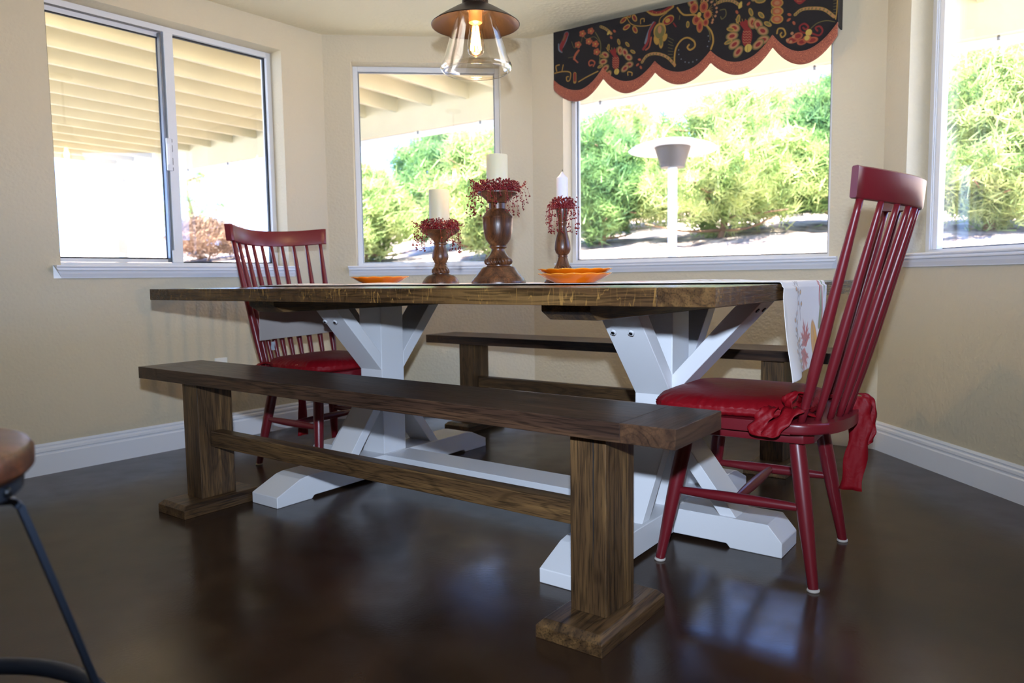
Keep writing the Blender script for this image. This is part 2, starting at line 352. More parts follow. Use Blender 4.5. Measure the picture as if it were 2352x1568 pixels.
# --- raster painter: pattern colours stored on a dense grid of vertices (one colour per vertex)
class Paint:
    def __init__(s, w, h, res, base):
        s.w, s.h, s.res = w, h, res; s.nx, s.ny = int(w / res) + 1, int(h / res) + 1
        s.X, s.Y = np.meshgrid(np.linspace(0, w, s.nx), np.linspace(0, h, s.ny)); s.img = np.zeros((s.ny, s.nx, 3)); s.img[:] = base[:3]
    def put(s, mask, col): s.img = s.img * (1 - mask[..., None]) + np.array(col[:3]) * mask[..., None]
    def stroke(s, pts, wd, col, tip=1.0):
        pts = [tuple(p) for p in smooth_path([(a, b, 0) for a, b in pts], 5)] if len(pts) > 2 else [(a, b, 0) for a, b in pts]
        n = len(pts) - 1; D = np.full(s.X.shape, 1e9)
        for i in range(n):
            ax, ay = pts[i][0], pts[i][1]; bx, by = pts[i + 1][0], pts[i + 1][1]; dx, dy = bx - ax, by - ay; q = dx * dx + dy * dy + 1e-12
            t = np.clip(((s.X - ax) * dx + (s.Y - ay) * dy) / q, 0, 1)
            k = 1 - (1 - tip) * ((i + t) / n)
            D = np.minimum(D, np.hypot(s.X - ax - t * dx, s.Y - ay - t * dy) - wd / 2 * k)
        s.put(np.clip(.5 - D / s.res, 0, 1), col)
    def ell(s, x, y, a, b, ang, col):
        c, n = math.cos(R(ang)), math.sin(R(ang)); u = (s.X - x) * c + (s.Y - y) * n; v = -(s.X - x) * n + (s.Y - y) * c
        d = (np.sqrt((u / a) ** 2 + (v / b) ** 2) - 1) * min(a, b); s.put(np.clip(.5 - d / s.res, 0, 1), col)
def gridmesh(name, pos, nx, ny, cols, material, parent=None):
    """pos(i,j)->Vector ; cols (ny,nx,3)"""
    vs = [pos(i, j) for j in range(ny) for i in range(nx)]
    fs = [(j * nx + i, j * nx + i + 1, (j + 1) * nx + i + 1, (j + 1) * nx + i) for j in range(ny - 1) for i in range(nx - 1)]
    me = bpy.data.meshes.new(name); me.from_pydata(vs, [], fs); me.materials.append(material)
    if cols is not None:
        a = me.color_attributes.new('pattern', 'FLOAT_COLOR', 'POINT'); c = np.ones((nx * ny, 4), dtype=np.float32); c[:, :3] = cols.reshape(-1, 3); a.data.foreach_set('color', c.ravel())
    for p in me.polygons: p.use_smooth = True
    me.update(); o = bpy.data.objects.new(name, me); link(o, parent); return o

M_LBACK = plain('linen_back', srgb(176, 166, 160), .85, bump=.2, bscale=400)

# ------------------------------------------------------------------ the room
pL = p01 - dirv(H_L) * 4.6; pR = p23 + dirv(H_R) * 4.2
poly = [pL, p01, p12, p23, pR, Vector((pR.x, -3.2, 0)), Vector((pL.x, -3.2, 0))]
cen = sum(poly, Vector()) / len(poly)
def slab(name, z0, z1, grow, material):
    bm = new(); pts = [(cen.x + (p.x - cen.x) * grow, cen.y + (p.y - cen.y) * grow) for p in poly]
    prism(bm, pts, 'z', z0, z1); return tag(mk(name, bm, material), kind='structure')
slab('floor', -.1, 0, 1.03, M_FLOOR); slab('ceiling', HC, HC + .12, 1.09, M_CEIL)
ZS, ZT, WT = .85, 1.975, .17
def wall(name, p, heading, s0, s1, op=None):
    o = empty(name + '_frame', p, heading); bpy.data.objects.remove(o)
    bm = new()
    if op is None: box(bm, s0, s1, 0, WT, 0, HC)
    else:
        a, b = op; xs = [s0, a, b, s1]; zs = [0, ZS, ZT, HC]
        # one continuous sheet with an opening, then reveals
        V = {}
        def v(i, k, y):
            if (i, k, y) not in V: V[(i, k, y)] = bm.verts.new((xs[i], y, zs[k]))
            return V[(i, k, y)]
        for y in (0, WT):
            for i in range(3):
                for k in range(3):
                    if (i, k) == (1, 1): continue
                    bm.faces.new((v(i, k, y), v(i + 1, k, y), v(i + 1, k + 1, y), v(i, k + 1, y)))
        for (i, k), (i2, k2) in (((1, 1), (2, 1)), ((2, 1), (2, 2)), ((2, 2), (1, 2)), ((1, 2), (1, 1))):
            bm.faces.new((v(i, k, 0), v(i2, k2, 0), v(i2, k2, WT), v(i, k, WT)))
        for i in range(3):
            for k in (0, 3): bm.faces.new((v(i, k, 0), v(i + 1, k, 0), v(i + 1, k, WT), v(i, k, WT)))
        for k in range(3):
            for i in (0, 3): bm.faces.new((v(i, k, 0), v(i, k + 1, 0), v(i, k + 1, WT), v(i, k, WT)))
    o = mk(name, bm, M_WALL, loc=p, rot=(0, 0, R(90 - heading))); return tag(o, kind='structure')
L1 = 1.1503; L3 = (p23 - p12).length
wall('wall_left', p01, H_L, -4.6, 0, (-1.367, -.262))
wall('wall_far_left', p01, H_1, 0, L1, (.15, .973))
wall('wall_far_right', p12, H_3, 0, L3, (.2, 1.587))
wall('wall_right', p23, H_R, 0, 4.2, (.155, 1.75))
for nm, a, b in (('wall_behind_right', pR, poly[5]), ('wall_behind', poly[5], poly[6]), ('wall_behind_left', poly[6], pL)):
    d = b - a; wall(nm, a, math.degrees(math.atan2(d.x, d.y)), 0, d.length)
BB = [(0, 0), (-.014, 0), (-.014, .082), (-.010, .087), (-.010, .092), (-.013, .096), (-.012, .106), (-.0065, .111), (-.0065, .115), (-.0085, .119), (-.005, .1285), (0, .1285)]
def baseboard(name, p, heading, s0, s1):
    bm = new(); prism(bm, BB, 'x', s0, s1); o = mk(name, bm, M_TRIM, loc=p, rot=(0, 0, R(90 - heading))); tag(o, kind='structure')
baseboard('baseboard_left', p01, H_L, -4.6, 0); baseboard('baseboard_far_left', p01, H_1, 0, L1)
baseboard('baseboard_far_right', p12, H_3, 0, L3); baseboard('baseboard_right', p23, H_R, 0, 4.2)

def ring(bm, a, b, z0, z1, wd, y0, y1, bev=.002, wb=None):
    wb = wb or wd
    box(bm, a, a + wd, y0, y1, z0, z1, bev); box(bm, b - wd, b, y0, y1, z0, z1, bev)
    box(bm, a + wd, b - wd, y0, y1, z1 - wd, z1, bev); box(bm, a + wd, b - wd, y0, y1, z0, z0 + wb, bev)
SILL = [(-.0405, .8605), (-.042, .856), (-.040, .851), (-.034, .849), (-.0345, .842), (-.033, .838), (-.024, .836), (-.020, .825), (-.011, .810), (-.010, .806), (0, .806), (0, .8605)]
def window(n, p, heading, a, b, slider=None, sill=None, thick_left=False):
    t = empty('window_%d' % n, p, heading); tag(t, kind='structure')
    y0, y1 = .095, .15; z0 = .8605
    bm = new(); ring(bm, a, b, z0, ZT, .026, y0, y1, wb=.016); mk('window_frame', bm, M_VINYL, t)
    bm = new(); s0, s1 = sill or (a - .035, b + .035); prism(bm, SILL, 'x', s0, s1)
    for v in bm.verts:   # mitred returns at both ends
        if v.co.z < .85 and v.co.y < 0:
            k = (.85 - v.co.z) * .62; v.co.x += k if v.co.x < (s0 + s1) / 2 else -k
    box(bm, a, b, -.0005, y0 + .01, ZS - .002, .8605); mk('window_sill', bm, M_TRIM, t)
    if slider is None:
        bm = new(); ring(bm, a + .026, b - .026, z0 + .016, ZT - .026, .006, y0 + .018, y0 + .032, 0); mk('gasket', bm, M_ALU, t)
        bm = new(); box(bm, a + .028, b - .028, y0 + .024, y0 + .028, z0 + .016, ZT - .028); mk('glass_pane', bm, M_GLASS, t)
    else:
        m0, m1 = slider
        # fixed right pane
        bm = new(); box(bm, m0 + .012, m1, y0 - .003, y0 + .03, z0 + .016, ZT - .026, .002); mk('meeting_stile', bm, M_VINYL, t)
        bm = new(); ring(bm, m1, b - .026, z0 + .016, ZT - .026, .007, y0 + .020, y0 + .034, 0); mk('gasket', bm, M_RUBBER, t)
        bm = new(); box(bm, m1, b - .026, y0 + .026, y0 + .030, z0 + .016, ZT - .028); mk('glass_pane', bm, M_GLASS, t)
        # left sliding sash, sitting on the outer track
        st = empty('sliding_sash'); st.parent = t
        bm = new(); ring(bm, a + .026, m0 + .016, z0 + .018, ZT - .03, .016, y0 + .032, y0 + .052); mk('sash_frame', bm, M_VINYL, st)
        bm = new(); ring(bm, a + .042, m0, z0 + .034, ZT - .046, .006, y0 + .033, y0 + .043, 0); mk('gasket', bm, M_RUBBER, st)
        bm = new(); box(bm, a + .044, m0 - .002, y0 + .040, y0 + .044, z0 + .034, ZT - .048); mk('glass_pane', bm, M_GLASS, st)
        bm = new(); box(bm, m0 - .004, m0 + .004, y0 + .008, y0 + .032, z0 + .02, ZT - .03)
        box(bm, a + .026, m0, y0 + .002, y0 + .006, ZT - .034, ZT - .026); mk('track', bm, M_ALU, t)
        zc = 1.385
        lt = new(); box(lt, m0 - .004, m0 + .022, y0 - .012, y0 + .0, zc - .075, zc + .075, .002); la = mk('latch', lt, M_VINYL, t)
        lt = new(); box(lt, m0 - .006, m0 + .006, y0 - .022, y0 - .011, zc - .05, zc + .05, .003); mk('latch_lever', lt, M_TRIM, la)
        lt = new()
        for dz in (-.066, -.03, .03, .066): box(lt, m0 + .0225, m0 + .0275, y0 - .004, y0 - .0025, zc + dz - (.008 if abs(dz) > .05 else .016), zc + dz + (.008 if abs(dz) > .05 else .016))
        mk('strike_slots', lt, M_RUBBER, la)
        if n == 1:
            lt = new(); box(lt, m0 + .0, m0 + .014, y0 - .008, y0 - .002, z0 + .016, z0 + .075, .002); mk('roller_guard', lt, M_VINYL, t)
    return t
window(1, p01, H_L, -1.367, -.262, slider=(-.845, -.790), sill=(-1.397, -.226))
window(2, p01, H_1, .15, .973, sill=(.107, 1.02))
window(3, p12, H_3, .2, 1.587, sill=(.162, 1.625))
t4 = window(4, p23, H_R, .155, 1.75, sill=(.145, 1.79))
bm = new()
for k in range(3): box(bm, .184 + k * .011, .189 + k * .011, .088, .1, .876, ZT - .026, .001)
mk('track', bm, M_VINYL, t4)
bm = new(); box(bm, .216, .240, .085, .112, .876, ZT - .026, .002); mk('sash_frame', bm, M_TRIM, t4)

# electrical outlet low on the left wall
t = empty('wall_outlet', p01 + dirv(H_L) * -.676 + Vector((0, 0, .355)), H_L); tag(t, 'cream wall outlet plate low on the left wall just above the near bench', 'outlet')
bm = new(); box(bm, -.033, .033, -.006, 0, -.055, .055, .002); mk('cover_plate', bm, M_OUT, t)
for dz in (-.024, .024):
    bm = new(); box(bm, -.016, .016, -.009, -.006, dz - .014, dz + .014, .002); f = mk('socket', bm, M_OUT, t)
    bm = new(); box(bm, -.007, -.005, -.0095, -.009, dz - .004, dz + .006); box(bm, .005, .007, -.0095, -.009, dz - .004, dz + .006); mk('slot', bm, M_RUBBER, f)

# ------------------------------------------------------------------ outside
BH = 124.8; bl = Vector((-1.68, 8.49, 0)); bd = dirv(BH); nn = Vector((-bd.y, bd.x, 0)); nn = nn if nn.y > 0 else -nn
def Dn(x, y): return x * nn.x + y * nn.y
DB = Dn(bl.x, bl.y)
def gz(x, y):
    d = Dn(x, y)
    if d < 6.6: return -.12
    if d < 7.2: return -.12 + (d - 6.6) / .6 * 1.03
    if d < 13: return .91 + (d - 7.2) * .155
    return .91 + 5.8 * .155
def frame_xy(s, dn):   # s along the beam, dn distance along its normal
    return bl + bd * s + nn * (dn - DB)
bm = new()
prism(bm, [tuple(frame_xy(s, d).xy) for s, d in ((-30, -8), (20, -8), (20, 6.61), (-30, 6.61))], 'z', -.3, -.12)
tag(mk('patio_slab', bm, M_CEMENT), kind='structure')
bm = new(); rows = []
ds = [6.6, 6.75, 7.0, 7.2] + [7.2 + .3 * k for k in range(1, 24)] + [18, 30, 60]
for d in ds:
    row = []
    for k in range(121):
        s = -32 + k * .5; p = frame_xy(s, d); z = gz(p.x, p.y) + (noise.noise(Vector((s * .8, d * .8, 0))) * .09 if 7.1 < d < 16 else 0)
        row.append(bm.verts.new((p.x, p.y, z)))
    rows.append(row)
for A, B in zip(rows, rows[1:]):
    for k in range(120): bm.faces.new((A[k], A[k + 1], B[k + 1], B[k]))
tag(mk('garden_bank', bm, M_BANK, smooth=True), kind='structure')
bm = new(); prism(bm, [(13.2, 1.7), (13.4, 1.7), (13.4, 2.72), (13.2, 2.72)], 'x', -8, 14)
wb = new(); box(wb, -7, 14, 0, .2, 0, 1.0)
o = mk('garden_wall', wb, M_BLOCK, loc=frame_xy(0, 13.2) + Vector((0, 0, 1.72)), rot=(0, 0, R(90 - BH))); bm.free()
tag(o, 'tan block garden wall half hidden behind the pine trees on the bank', 'wall')

# patio cover
pc = empty('patio_cover', frame_xy(0, DB) + Vector((0, 0, -.12)), BH); tag(pc, 'cream painted timber patio cover with parallel rafters seen through the windows', 'patio cover')
def pcb(name, s0, s1, n0, n1, z0, z1, material=M_CREAM, bev=.003):
    bm = new(); box(bm, s0, s1, n0, n1, z0 + .12, z1 + .12, bev); return mk(name, bm, material, pc)
pcb('beam', -5.3, 9, 0, .09, 2.35, 2.74)
pcb('fascia_board', -5.3, 9, .095, .13, 2.30, 2.78, M_HEAT)
s = -5.23; rafter_src = None
while s < 8.9:
    n0 = -7.0 if s < 2.6 else -(DB - 3.86)
    if s > 4.75: n0 = -(DB - 3.86) if s < 5.2 else -5
    pcb('rafter', s - .019, s + .019, n0, 0, 2.57, 2.72, bev=0)
    s += .4835
pcb('roof_deck', -5.3, 2.6, -7.0, .13, 2.72, 2.76); pcb('roof_deck', 2.6, 9, -(DB - 3.86), .13, 2.72, 2.76)
pcb('post', -5.3, -5.16, -.07, .07, -.12, 2.35)

# bulbs hanging below the beam, on a thin cable
sg = empty('string_lights', frame_xy(0, DB) + Vector((0, 0, 2.35)), BH); tag(sg, 'string of clear globe bulbs hanging below the patio beam', 'string lights')
bs = [-3.3, -2.4, -1.5, -.02, .9, 1.72, 3.05, 4.85, 6.0]
bm = new(); cp = []
for a, b in zip(bs, bs[1:]):
    for k in range(8): u = k / 8; cp.append((a + (b - a) * u, -.03, -.02 - .05 * 4 * u * (1 - u)))
tube(bm, cp, .0018, 5); mk('cable', bm, M_HEAT, sg)
for b in bs:
    bm = new(); lathe(bm, [(.0, -.02), (.009, -.02), (.011, -.05), (0, -.05)], 12, (b, -.03, 0)); k = mk('bulb_socket', bm, M_ALU, sg, smooth=True)
    bm = new(); lathe(bm, [(.0, -.16), (.02, -.155), (.034, -.13), (.034, -.11), (.02, -.08), (.012, -.05), (0, -.05)], 14, (b, -.03, 0)); mk('bulb', bm, M_SHADEG, k, smooth=True)

# patio heater
ht = empty('patio_heater', (1.51, 7.0, -.12)); tag(ht, 'tall white patio heater with a wide round reflector outside the right-hand picture window', 'patio heater')
bm = new(); lathe(bm, [(0, 0), (.24, 0), (.25, .04), (.22, .5), (.06, .56), (0, .56)], 32); mk('base', bm, M_HEAT, ht, autosmooth=40)
bm = new(); tube(bm, [(0, 0, .5), (0, 0, 1.93)], .042, 20); mk('pole', bm, M_HEAT, ht, autosmooth=40)
bm = new(); lathe(bm, [(0, 1.9), (.11, 1.9), (.115, 1.93), (.12, 1.94), (.165, 2.08), (.165, 2.09), (0, 2.09)], 32); mk('burner', bm, plain('burner_mesh', srgb(96, 90, 86), .5, metal=.3), ht, autosmooth=40)
bm = new(); lathe(bm, [(0, 2.15), (.2, 2.14), (.36, 2.09), (.405, 2.06), (.40, 2.052), (.2, 2.085), (0, 2.09)], 48); mk('reflector', bm, M_HEAT, ht, smooth=True)

def pine(x, y, h, r, seed, label, mt=M_PINE, lean=0, n=260, low=.12, nd_=58, ns=.17, group=None, name='pine_tree', zoff=0):
    rnd = random.Random(seed); z = gz(x, y) - .03 + zoff; t = empty(name, (x, y, z)); tag(t, label, 'tree', group)
    bm = new(); top = Vector((lean, 0, h * .9)); tr = smooth_path([(0, 0, 0), (lean * .3 + .08, .05, h * .3), (lean * .7 - .05, 0, h * .6), top], 4)
    tube(bm, tr, [.075 * (1 - .8 * i / (len(tr) - 1)) * (h / 2.6) for i in range(len(tr))], 8)
    br = []
    for k in range(18):
        u = rnd.uniform(.06, .8); a = rnd.uniform(0, 6.28); b = Vector((lean * u, 0, h * .9 * u)); ln = r * rnd.uniform(.5, .95)
        e = b + Vector((math.cos(a) * ln, math.sin(a) * ln, rnd.uniform(.0, .35) * h * .3)); mid = (b + e) / 2 + Vector((0, 0, rnd.uniform(-.1, .12)))
        tube(bm, smooth_path([b, mid, e], 3), [.022, .02, .018, .015, .012, .009, .006], 5); br.append(e)
    mk('trunk', bm, M_BARK, t, smooth=True)
    vs, fs = [], []
    for k in range(n):
        # clumps fill an egg-shaped crown
        while True:
            q = Vector((rnd.uniform(-1, 1), rnd.uniform(-1, 1), rnd.uniform(-1, 1)))
            if .30 < q.length < 1: break
        zz = low + (q.z * .5 + .5) * (1 - low); wd = r * (1.05 - .5 * max(0, zz - .35) ** 1.1 * 1.3) * (.75 + .5 * noise.noise(q * 1.7 + Vector((seed, 0, 0))) + .25)
        c = Vector((q.x * wd + lean * zz, q.y * wd, zz * h)); cs = ns * rnd.uniform(.6, 1.3)
        for j in range(nd_):
            d = Vector((rnd.gauss(0, 1), rnd.gauss(0, 1), rnd.gauss(.5, .8))).normalized(); s_ = d.cross(Vector((rnd.random(), rnd.random(), rnd.random()))).normalized() * cs * .045
            o_ = c + Vector((rnd.gauss(0, .35), rnd.gauss(0, .35), rnd.gauss(0, .3))) * cs
            i = len(vs); vs += [o_ - s_, o_ + s_, o_ + d * cs]; fs.append((i, i + 1, i + 2))
    me = bpy.data.meshes.new('foliage'); me.from_pydata(vs, [], fs); me.materials.append(mt); o = bpy.data.objects.new('foliage', me); link(o, t)
    return t
pine(2.7, 9.6, 1.85, 1.15, 1, 'broad pale pine with bare forked branches behind the patio heater', n=520, low=.06)
pine(1.22, 10.1, 1.75, .62, 2, 'dark narrow pine at the left edge of the right-hand picture window', M_PINED, n=300, low=.03)
pine(4.15, 9.7, 1.95, .72, 3, 'tall green pine at the right edge of the right-hand picture window', M_PINED, n=340, low=.08)
pine(-.30, 9.9, 1.8, .78, 4, 'bright green pine at the right of the middle window', n=400, low=.05)
pine(-2.15, 10.9, 1.45, .8, 5, 'low pale pine at the lower left of the middle window', n=320, low=.05)
pine(-1.15, 12.3, 2.1, .95, 6, 'darker pine in the centre of the middle window, behind two paler ones', M_PINED, n=420, low=.03)
pine(4.75, 7.45, 1.95, .75, 7, 'dense pine filling the left half of the right-hand side window', M_PINE, n=560, low=.04)
pine(6.2, 8.4, 2.2, .8, 8, 'dense pine at the far right edge of the side window', M_PINED, n=480, low=.04)
pine(1.9, 12.5, 2.1, 1.15, 10, 'pale pine standing behind the patio heater pine, to its left', n=420, low=.04)
pine(4.5, 12.4, 2.1, 1.2, 11, 'pale pine behind the patio heater pine, to its right', n=420, low=.04)
pine(7.6, 11.0, 2.3, 1.3, 13, 'tall pine in the back row behind the side window pines', n=420, low=.03)
pine(-6.3, 15.5, .9, .9, 14, 'low brown shrub seen at the bottom of the left sliding window', M_BARK, n=160, name='shrub')
pine(-9.6, 22.5, 2.9, 1.2, 15, 'distant pale tree seen through the left sliding window', M_PINE, n=200)

# ------------------------------------------------------------------ dining table
t = empty('dining_table', (TC.x, TC.y, 0), TH); tag(t, 'long farmhouse dining table with dark oak top and white trestle base', 'table')
hx, hy = TL / 2, TW / 2
bm = new(); box(bm, -hx + .124, hx - .124, -hy, hy, TZ - TT, TZ, .0009, 1); mk('tabletop', bm, M_TOP, t)
for sx_ in (-1, 1):
    bm = new(); box(bm, min(sx_ * hx, sx_ * (hx - .1235)), max(sx_ * hx, sx_ * (hx - .1235)), -hy, hy, TZ - TT, TZ, .0009, 1); mk('end_board', bm, M_TEND, t)
ZB = TZ - TT; px = hx - .442; q = .061
for sx_ in (-1, 1):
    X = sx_ * px
    bm = new(); prism(bm, [(-.56, ZB), (-.56, ZB - .022), (-.52, ZB - .045), (.52, ZB - .045), (.56, ZB - .022), (.56, ZB)], 'x', X - .071, X + .071, .0015, 1); mk('support_beam', bm, MW['y'], t, )
    bm = new(); box(bm, X - q, X + q, -q, q, .087, ZB - .045, .002); mk('post', bm, M_WHITE, t)
    # cross foot with sloped toes and a relieved underside
    prof = [(-.58, 0), (-.43, 0), (-.42, .011), (.42, .011), (.43, 0), (.58, 0), (.58, .038), (.479, .082), (.446, .088), (-.446, .088), (-.479, .082), (-.58, .038)]
    bm = new(); prism(bm, prof, 'x', X - .0715, X + .0715, .002, 1); mk('cross_foot', bm, M_WHITE, t)
    pf = [(.0715, .012), (.235, .012), (.245, 0), (.392, 0), (.392, .042), (.352, .088), (.0715, .088)]
    bm = new(); prism(bm, [(X + sx_ * a, z) for a, z in pf], 'y', -.0715, .0715, .002, 1); mk('outer_foot', bm, M_WHITE, t)
    # braces: (direction, upper/lower)
    up = [(q, .425), (.283, ZB - .045), (.222, ZB - .045), (q, .49)]
    upo = [(q, .425), (.335, ZB), (.272, ZB), (q, .49)]
    lo = [(q, .342), (q, .280), (.2105, .0875), (.259, .0875)]
    for sy_ in (-1, 1):
        bm = new(); prism(bm, [(sy_ * a, z) for a, z in up], 'x', X - .0605, X + .0605, .0015, 1); b_ = mk('upper_brace', bm, M_WHITE, t)
        for dx in (-.028, .028):
            bm = new(); n_ = Vector((0, sy_ * .735, -.678)); c_ = Vector((X + dx, sy_ * .262, .627))
            tube(bm, [c_ - n_ * .002, c_ + n_ * .0035], .0085, 20); r_ = mk('bolt', bm, M_WHITE, b_)
            bm = new(); tube(bm, [c_ + n_ * .003, c_ + n_ * .0045], .006, 6); mk('bolt_head', bm, M_BOLT, b_)
        bm = new(); prism(bm, [(sy_ * a, z) for a, z in lo], 'x', X - .0605, X + .0605, .0015, 1); mk('lower_brace', bm, M_WHITE, t)
    bm = new(); prism(bm, [(X + sx_ * a, z) for a, z in upo], 'y', -.0605, .0605, .0015, 1); b_ = mk('upper_brace', bm, M_WHITE, t)
    for dy in (-.028, .028):
        bm = new(); n_ = Vector((sx_ * .735, 0, -.678)); c_ = Vector((X + sx_ * .300, dy, ZB - .037)); tube(bm, [c_ - n_ * .002, c_ + n_ * .004], .0075, 12); mk('bolt', bm, M_BOLT, b_)
    bm = new(); prism(bm, [(X + sx_ * a, z) for a, z in lo], 'y', -.0605, .0605, .0015, 1); mk('lower_brace', bm, M_WHITE, t)
bm = new(); box(bm, -px + .072, px - .072, -.0715, .0715, .012, .088, .002); mk('stretcher', bm, M_WHITE, t)

# ------------------------------------------------------------------ benches
def bench(pos, heading, label):
    t = empty('dining_bench', pos, heading); tag(t, label, 'bench', 'oak benches along the table')
    L_, W_, Z_, T_ = 2.0266, .2407, .489, .041; hx, hy = L_ / 2, W_ / 2
    bm = new(); box(bm, -hx + .121, hx - .121, -hy, hy, Z_ - T_, Z_, .0009, 1); mk('seat_board', bm, M_BTOP, t)
    for s in (-1, 1):
        bm = new(); box(bm, min(s * hx, s * (hx - .1205)), max(s * hx, s * (hx - .1205)), -hy, hy, Z_ - T_, Z_, .0009, 1); mk('end_board', bm, M_BEND, t)
        X = s * (hx - .228)
        bm = new(); box(bm, X - .045, X + .045, -.0653, .0653, .042, Z_ - T_, .0015); pst = mk('post', bm, MW['z'], t)
        if s > 0 and 'near side' in label:
            bm = new(); zz = [.150, .20, .26, .32, .38, .43, .447]; wd_ = [.0002, .0007, .0011, .0013, .0012, .0010, .0009]; xx = [.0128, .0134, .0142, .0138, .0143, .0140, .0141]
            ribbon(bm, [(X + a - w_, -.0656, z) for a, w_, z in zip(xx, wd_, zz)], [(X + a + w_, -.0656, z) for a, w_, z in zip(xx, wd_, zz)]); solid(mk('drying_crack', bm, M_RUBBER, pst), .0008)
        bm = new(); b = bmesh.new(); box(b, X - .0826, X + .0826, -.1515, .1515, 0, .042)
        ed = [e for e in b.edges if all(v.co.z > .04 for v in e.verts)]
        bmesh.ops.bevel(b, geom=ed, offset=.014, segments=1, affect='EDGES'); bmesh.ops.bevel(b, geom=b.edges[:], offset=.0012, segments=1, affect='EDGES'); merge(bm, b)
        mk('foot_plate', bm, MW['y'], t)
    bm = new(); box(bm, -(hx - .228 - .045), hx - .228 - .045, -.0225, .0225, .218, .272, .003); mk('stretcher', bm, MW['x'], t)
    return t
B0 = Vector((.3117, 1.4059, 0)); bench(B0 - dirv(126.35) * 1.0133 + dirv(36.35) * .1203, 126.35, 'long dark oak bench on the near side of the table, its right post cracked')
c2 = TC - Lv * .087 + Cv * .904; bench(c2, TH, 'long dark oak bench behind the table, on the window side')

# ------------------------------------------------------------------ chairs (local +Y = back of the chair)
def arc(t_, k=0.0): return (.242 * t_, .283 + .0062 * k + .109 * (1 - abs(t_) ** 2.0))
def barc(t_): return (.2029 * t_, .1578 + .0839 * (1 - t_ * t_))
def chair(pos, heading, label):
    t = empty('spindle_chair', pos, None, -R(heading)); tag(t, label, 'chair', 'red spindle-back chairs')
    pts = []                                       # seat outline
    side = [(-.205, -.20), (-.222, -.17), (-.226, 0), (-.226, .15)]
    N = 18; back = [(.226 * -math.cos(math.pi * k / N), .15 + .117 * math.sin(math.pi * k / N) ** .85) for k in range(1, N)]
    pts = [(-.16, -.218)] + side + back + [(-x, y) for x, y in side[::-1]] + [(.16, -.218)]
    bm = new(); b = bmesh.new(); prism(b, pts, 'z', .390, .4185); bmesh.ops.bevel(b, geom=[e for e in b.edges if abs(e.verts[0].co.z - e.verts[1].co.z) < 1e-4], offset=.009, segments=4, profile=.6, affect='EDGES'); merge(bm, b)
    mk('seat', bm, M_RED, t, autosmooth=35)
    ap = [(-.15, -.185), (.15, -.185), (.172, -.165), (.172, .165), (.15, .185), (-.15, .185), (-.172, .165), (-.172, -.165)]
    bm = new(); prism(bm, [(x * 1.12, y * 1.06) for x, y in ap], 'z', .362, .391, .004); mk('apron', bm, M_RED, t, autosmooth=35)
    legs = {}
    for sx_ in (-1, 1):
        for nm, fy, ty in (('f', -.1926, -.135), ('b', .2081, .150)):
            top = Vector((sx_ * .150, ty, .366)); ft = Vector((sx_ * .206, fy, .006)); P = [ft + (top - ft) * u for u in (0, .15, .4, .62, .85, 1)]; legs[(sx_, nm)] = (ft, top)
            bm = new(); tube(bm, P, [.0125, .0145, .0185, .0205, .0205, .0195], 20); l = mk('leg', bm, M_RED, t, autosmooth=40)
            bm = new(); lathe(bm, [(0, 0), (.0145, 0), (.0155, .003), (.0145, .0065), (0, .0065)], 20, (ft.x, ft.y, 0)); mk('felt_glide', bm, M_GLIDE, l, smooth=True)
    def at(k, z): f, tp = legs[k]; return f + (tp - f) * ((z - f.z) / (tp.z - f.z))
    def turned(name, a, b, r0, r1):
        P = [a + (b - a) * (i / 12) for i in range(13)]; bm = new(); tube(bm, P, [r0 + (r1 - r0) * math.sin(math.pi * i / 12) ** .8 for i in range(13)], 16); return mk(name, bm, M_RED, t, autosmooth=50)
    mids = []
    for sx_ in (-1, 1):
        a, b = at((sx_, 'f'), .197), at((sx_, 'b'), .197); turned('side_stretcher', a, b, .0085, .0145); mids.append((a + b) / 2)
    turned('cross_stretcher', mids[0], mids[1], .0085, .0145)
    for k in range(10):
        u = -.94 + 1.88 * k / 9; bx, by = barc(u); tx, ty = arc(u); a = Vector((bx, by, .412)); b = Vector((tx, ty, .962 - .012 * (1 - u * u)))
        r = .0125 if 0 < k < 9 else .0145
        P = [a + (b - a) * (i / 14) for i in range(15)]
        prof = [.62, .72, .84, .95, 1, 1, .98, .94, .9, .85, .8, .74, .68, .62, .58]
        bm = new(); tube(bm, P, [r * p_ for p_ in prof], 14); mk('spindle', bm, M_RED, t, smooth=True)
    # curved crest rail
    bm = new(); N = 40; rings = []
    for i in range(N + 1):
        u = -1.05 + 2.10 * i / N; uu = max(-1, min(1, u)); x, y = arc(uu); x += .242 * (u - uu)
        d = .01; xa, ya = arc(max(-1, u - d)); xb, yb = arc(min(1, u + d)); T_ = Vector((xb - xa, yb - ya, 0)).normalized(); n_ = Vector((T_.y, -T_.x, 0)); n_ = n_ if n_.y > 0 else -n_
        ck = (1 - min(1, u * u)); z0 = .9535 - .014 * ck; z1 = 1.0245 - .016 * ck; c_ = Vector((x, y, 0)); h = .0115; ln = .0062; e_ = .003
        prof = [(-h, z0 + e_), (-h + e_, z0), (h - e_, z0), (h, z0 + e_), (h + ln, z1 - e_), (h + ln - e_, z1), (-h + ln + e_, z1), (-h + ln, z1 - e_)]
        rings.append([bm.verts.new(c_ + n_ * a + Vector((0, 0, z))) for a, z in prof])
    for A, B in zip(rings, rings[1:]):
        for k in range(8): bm.faces.new((A[k], A[(k + 1) % 8], B[(k + 1) % 8], B[k]))
    bm.faces.new(rings[0]); bm.faces.new(rings[-1][::-1]); mk('crest_rail', bm, M_RED, t, autosmooth=40)
    return t
C1, H1 = Vector((.6762, 2.0665, 0)), 123.157; C2, H2 = Vector((-.8001, 3.1697, 0)), 307.08
ch1 = chair(C1, H1, 'red spindle-back chair at the near right end of the table')
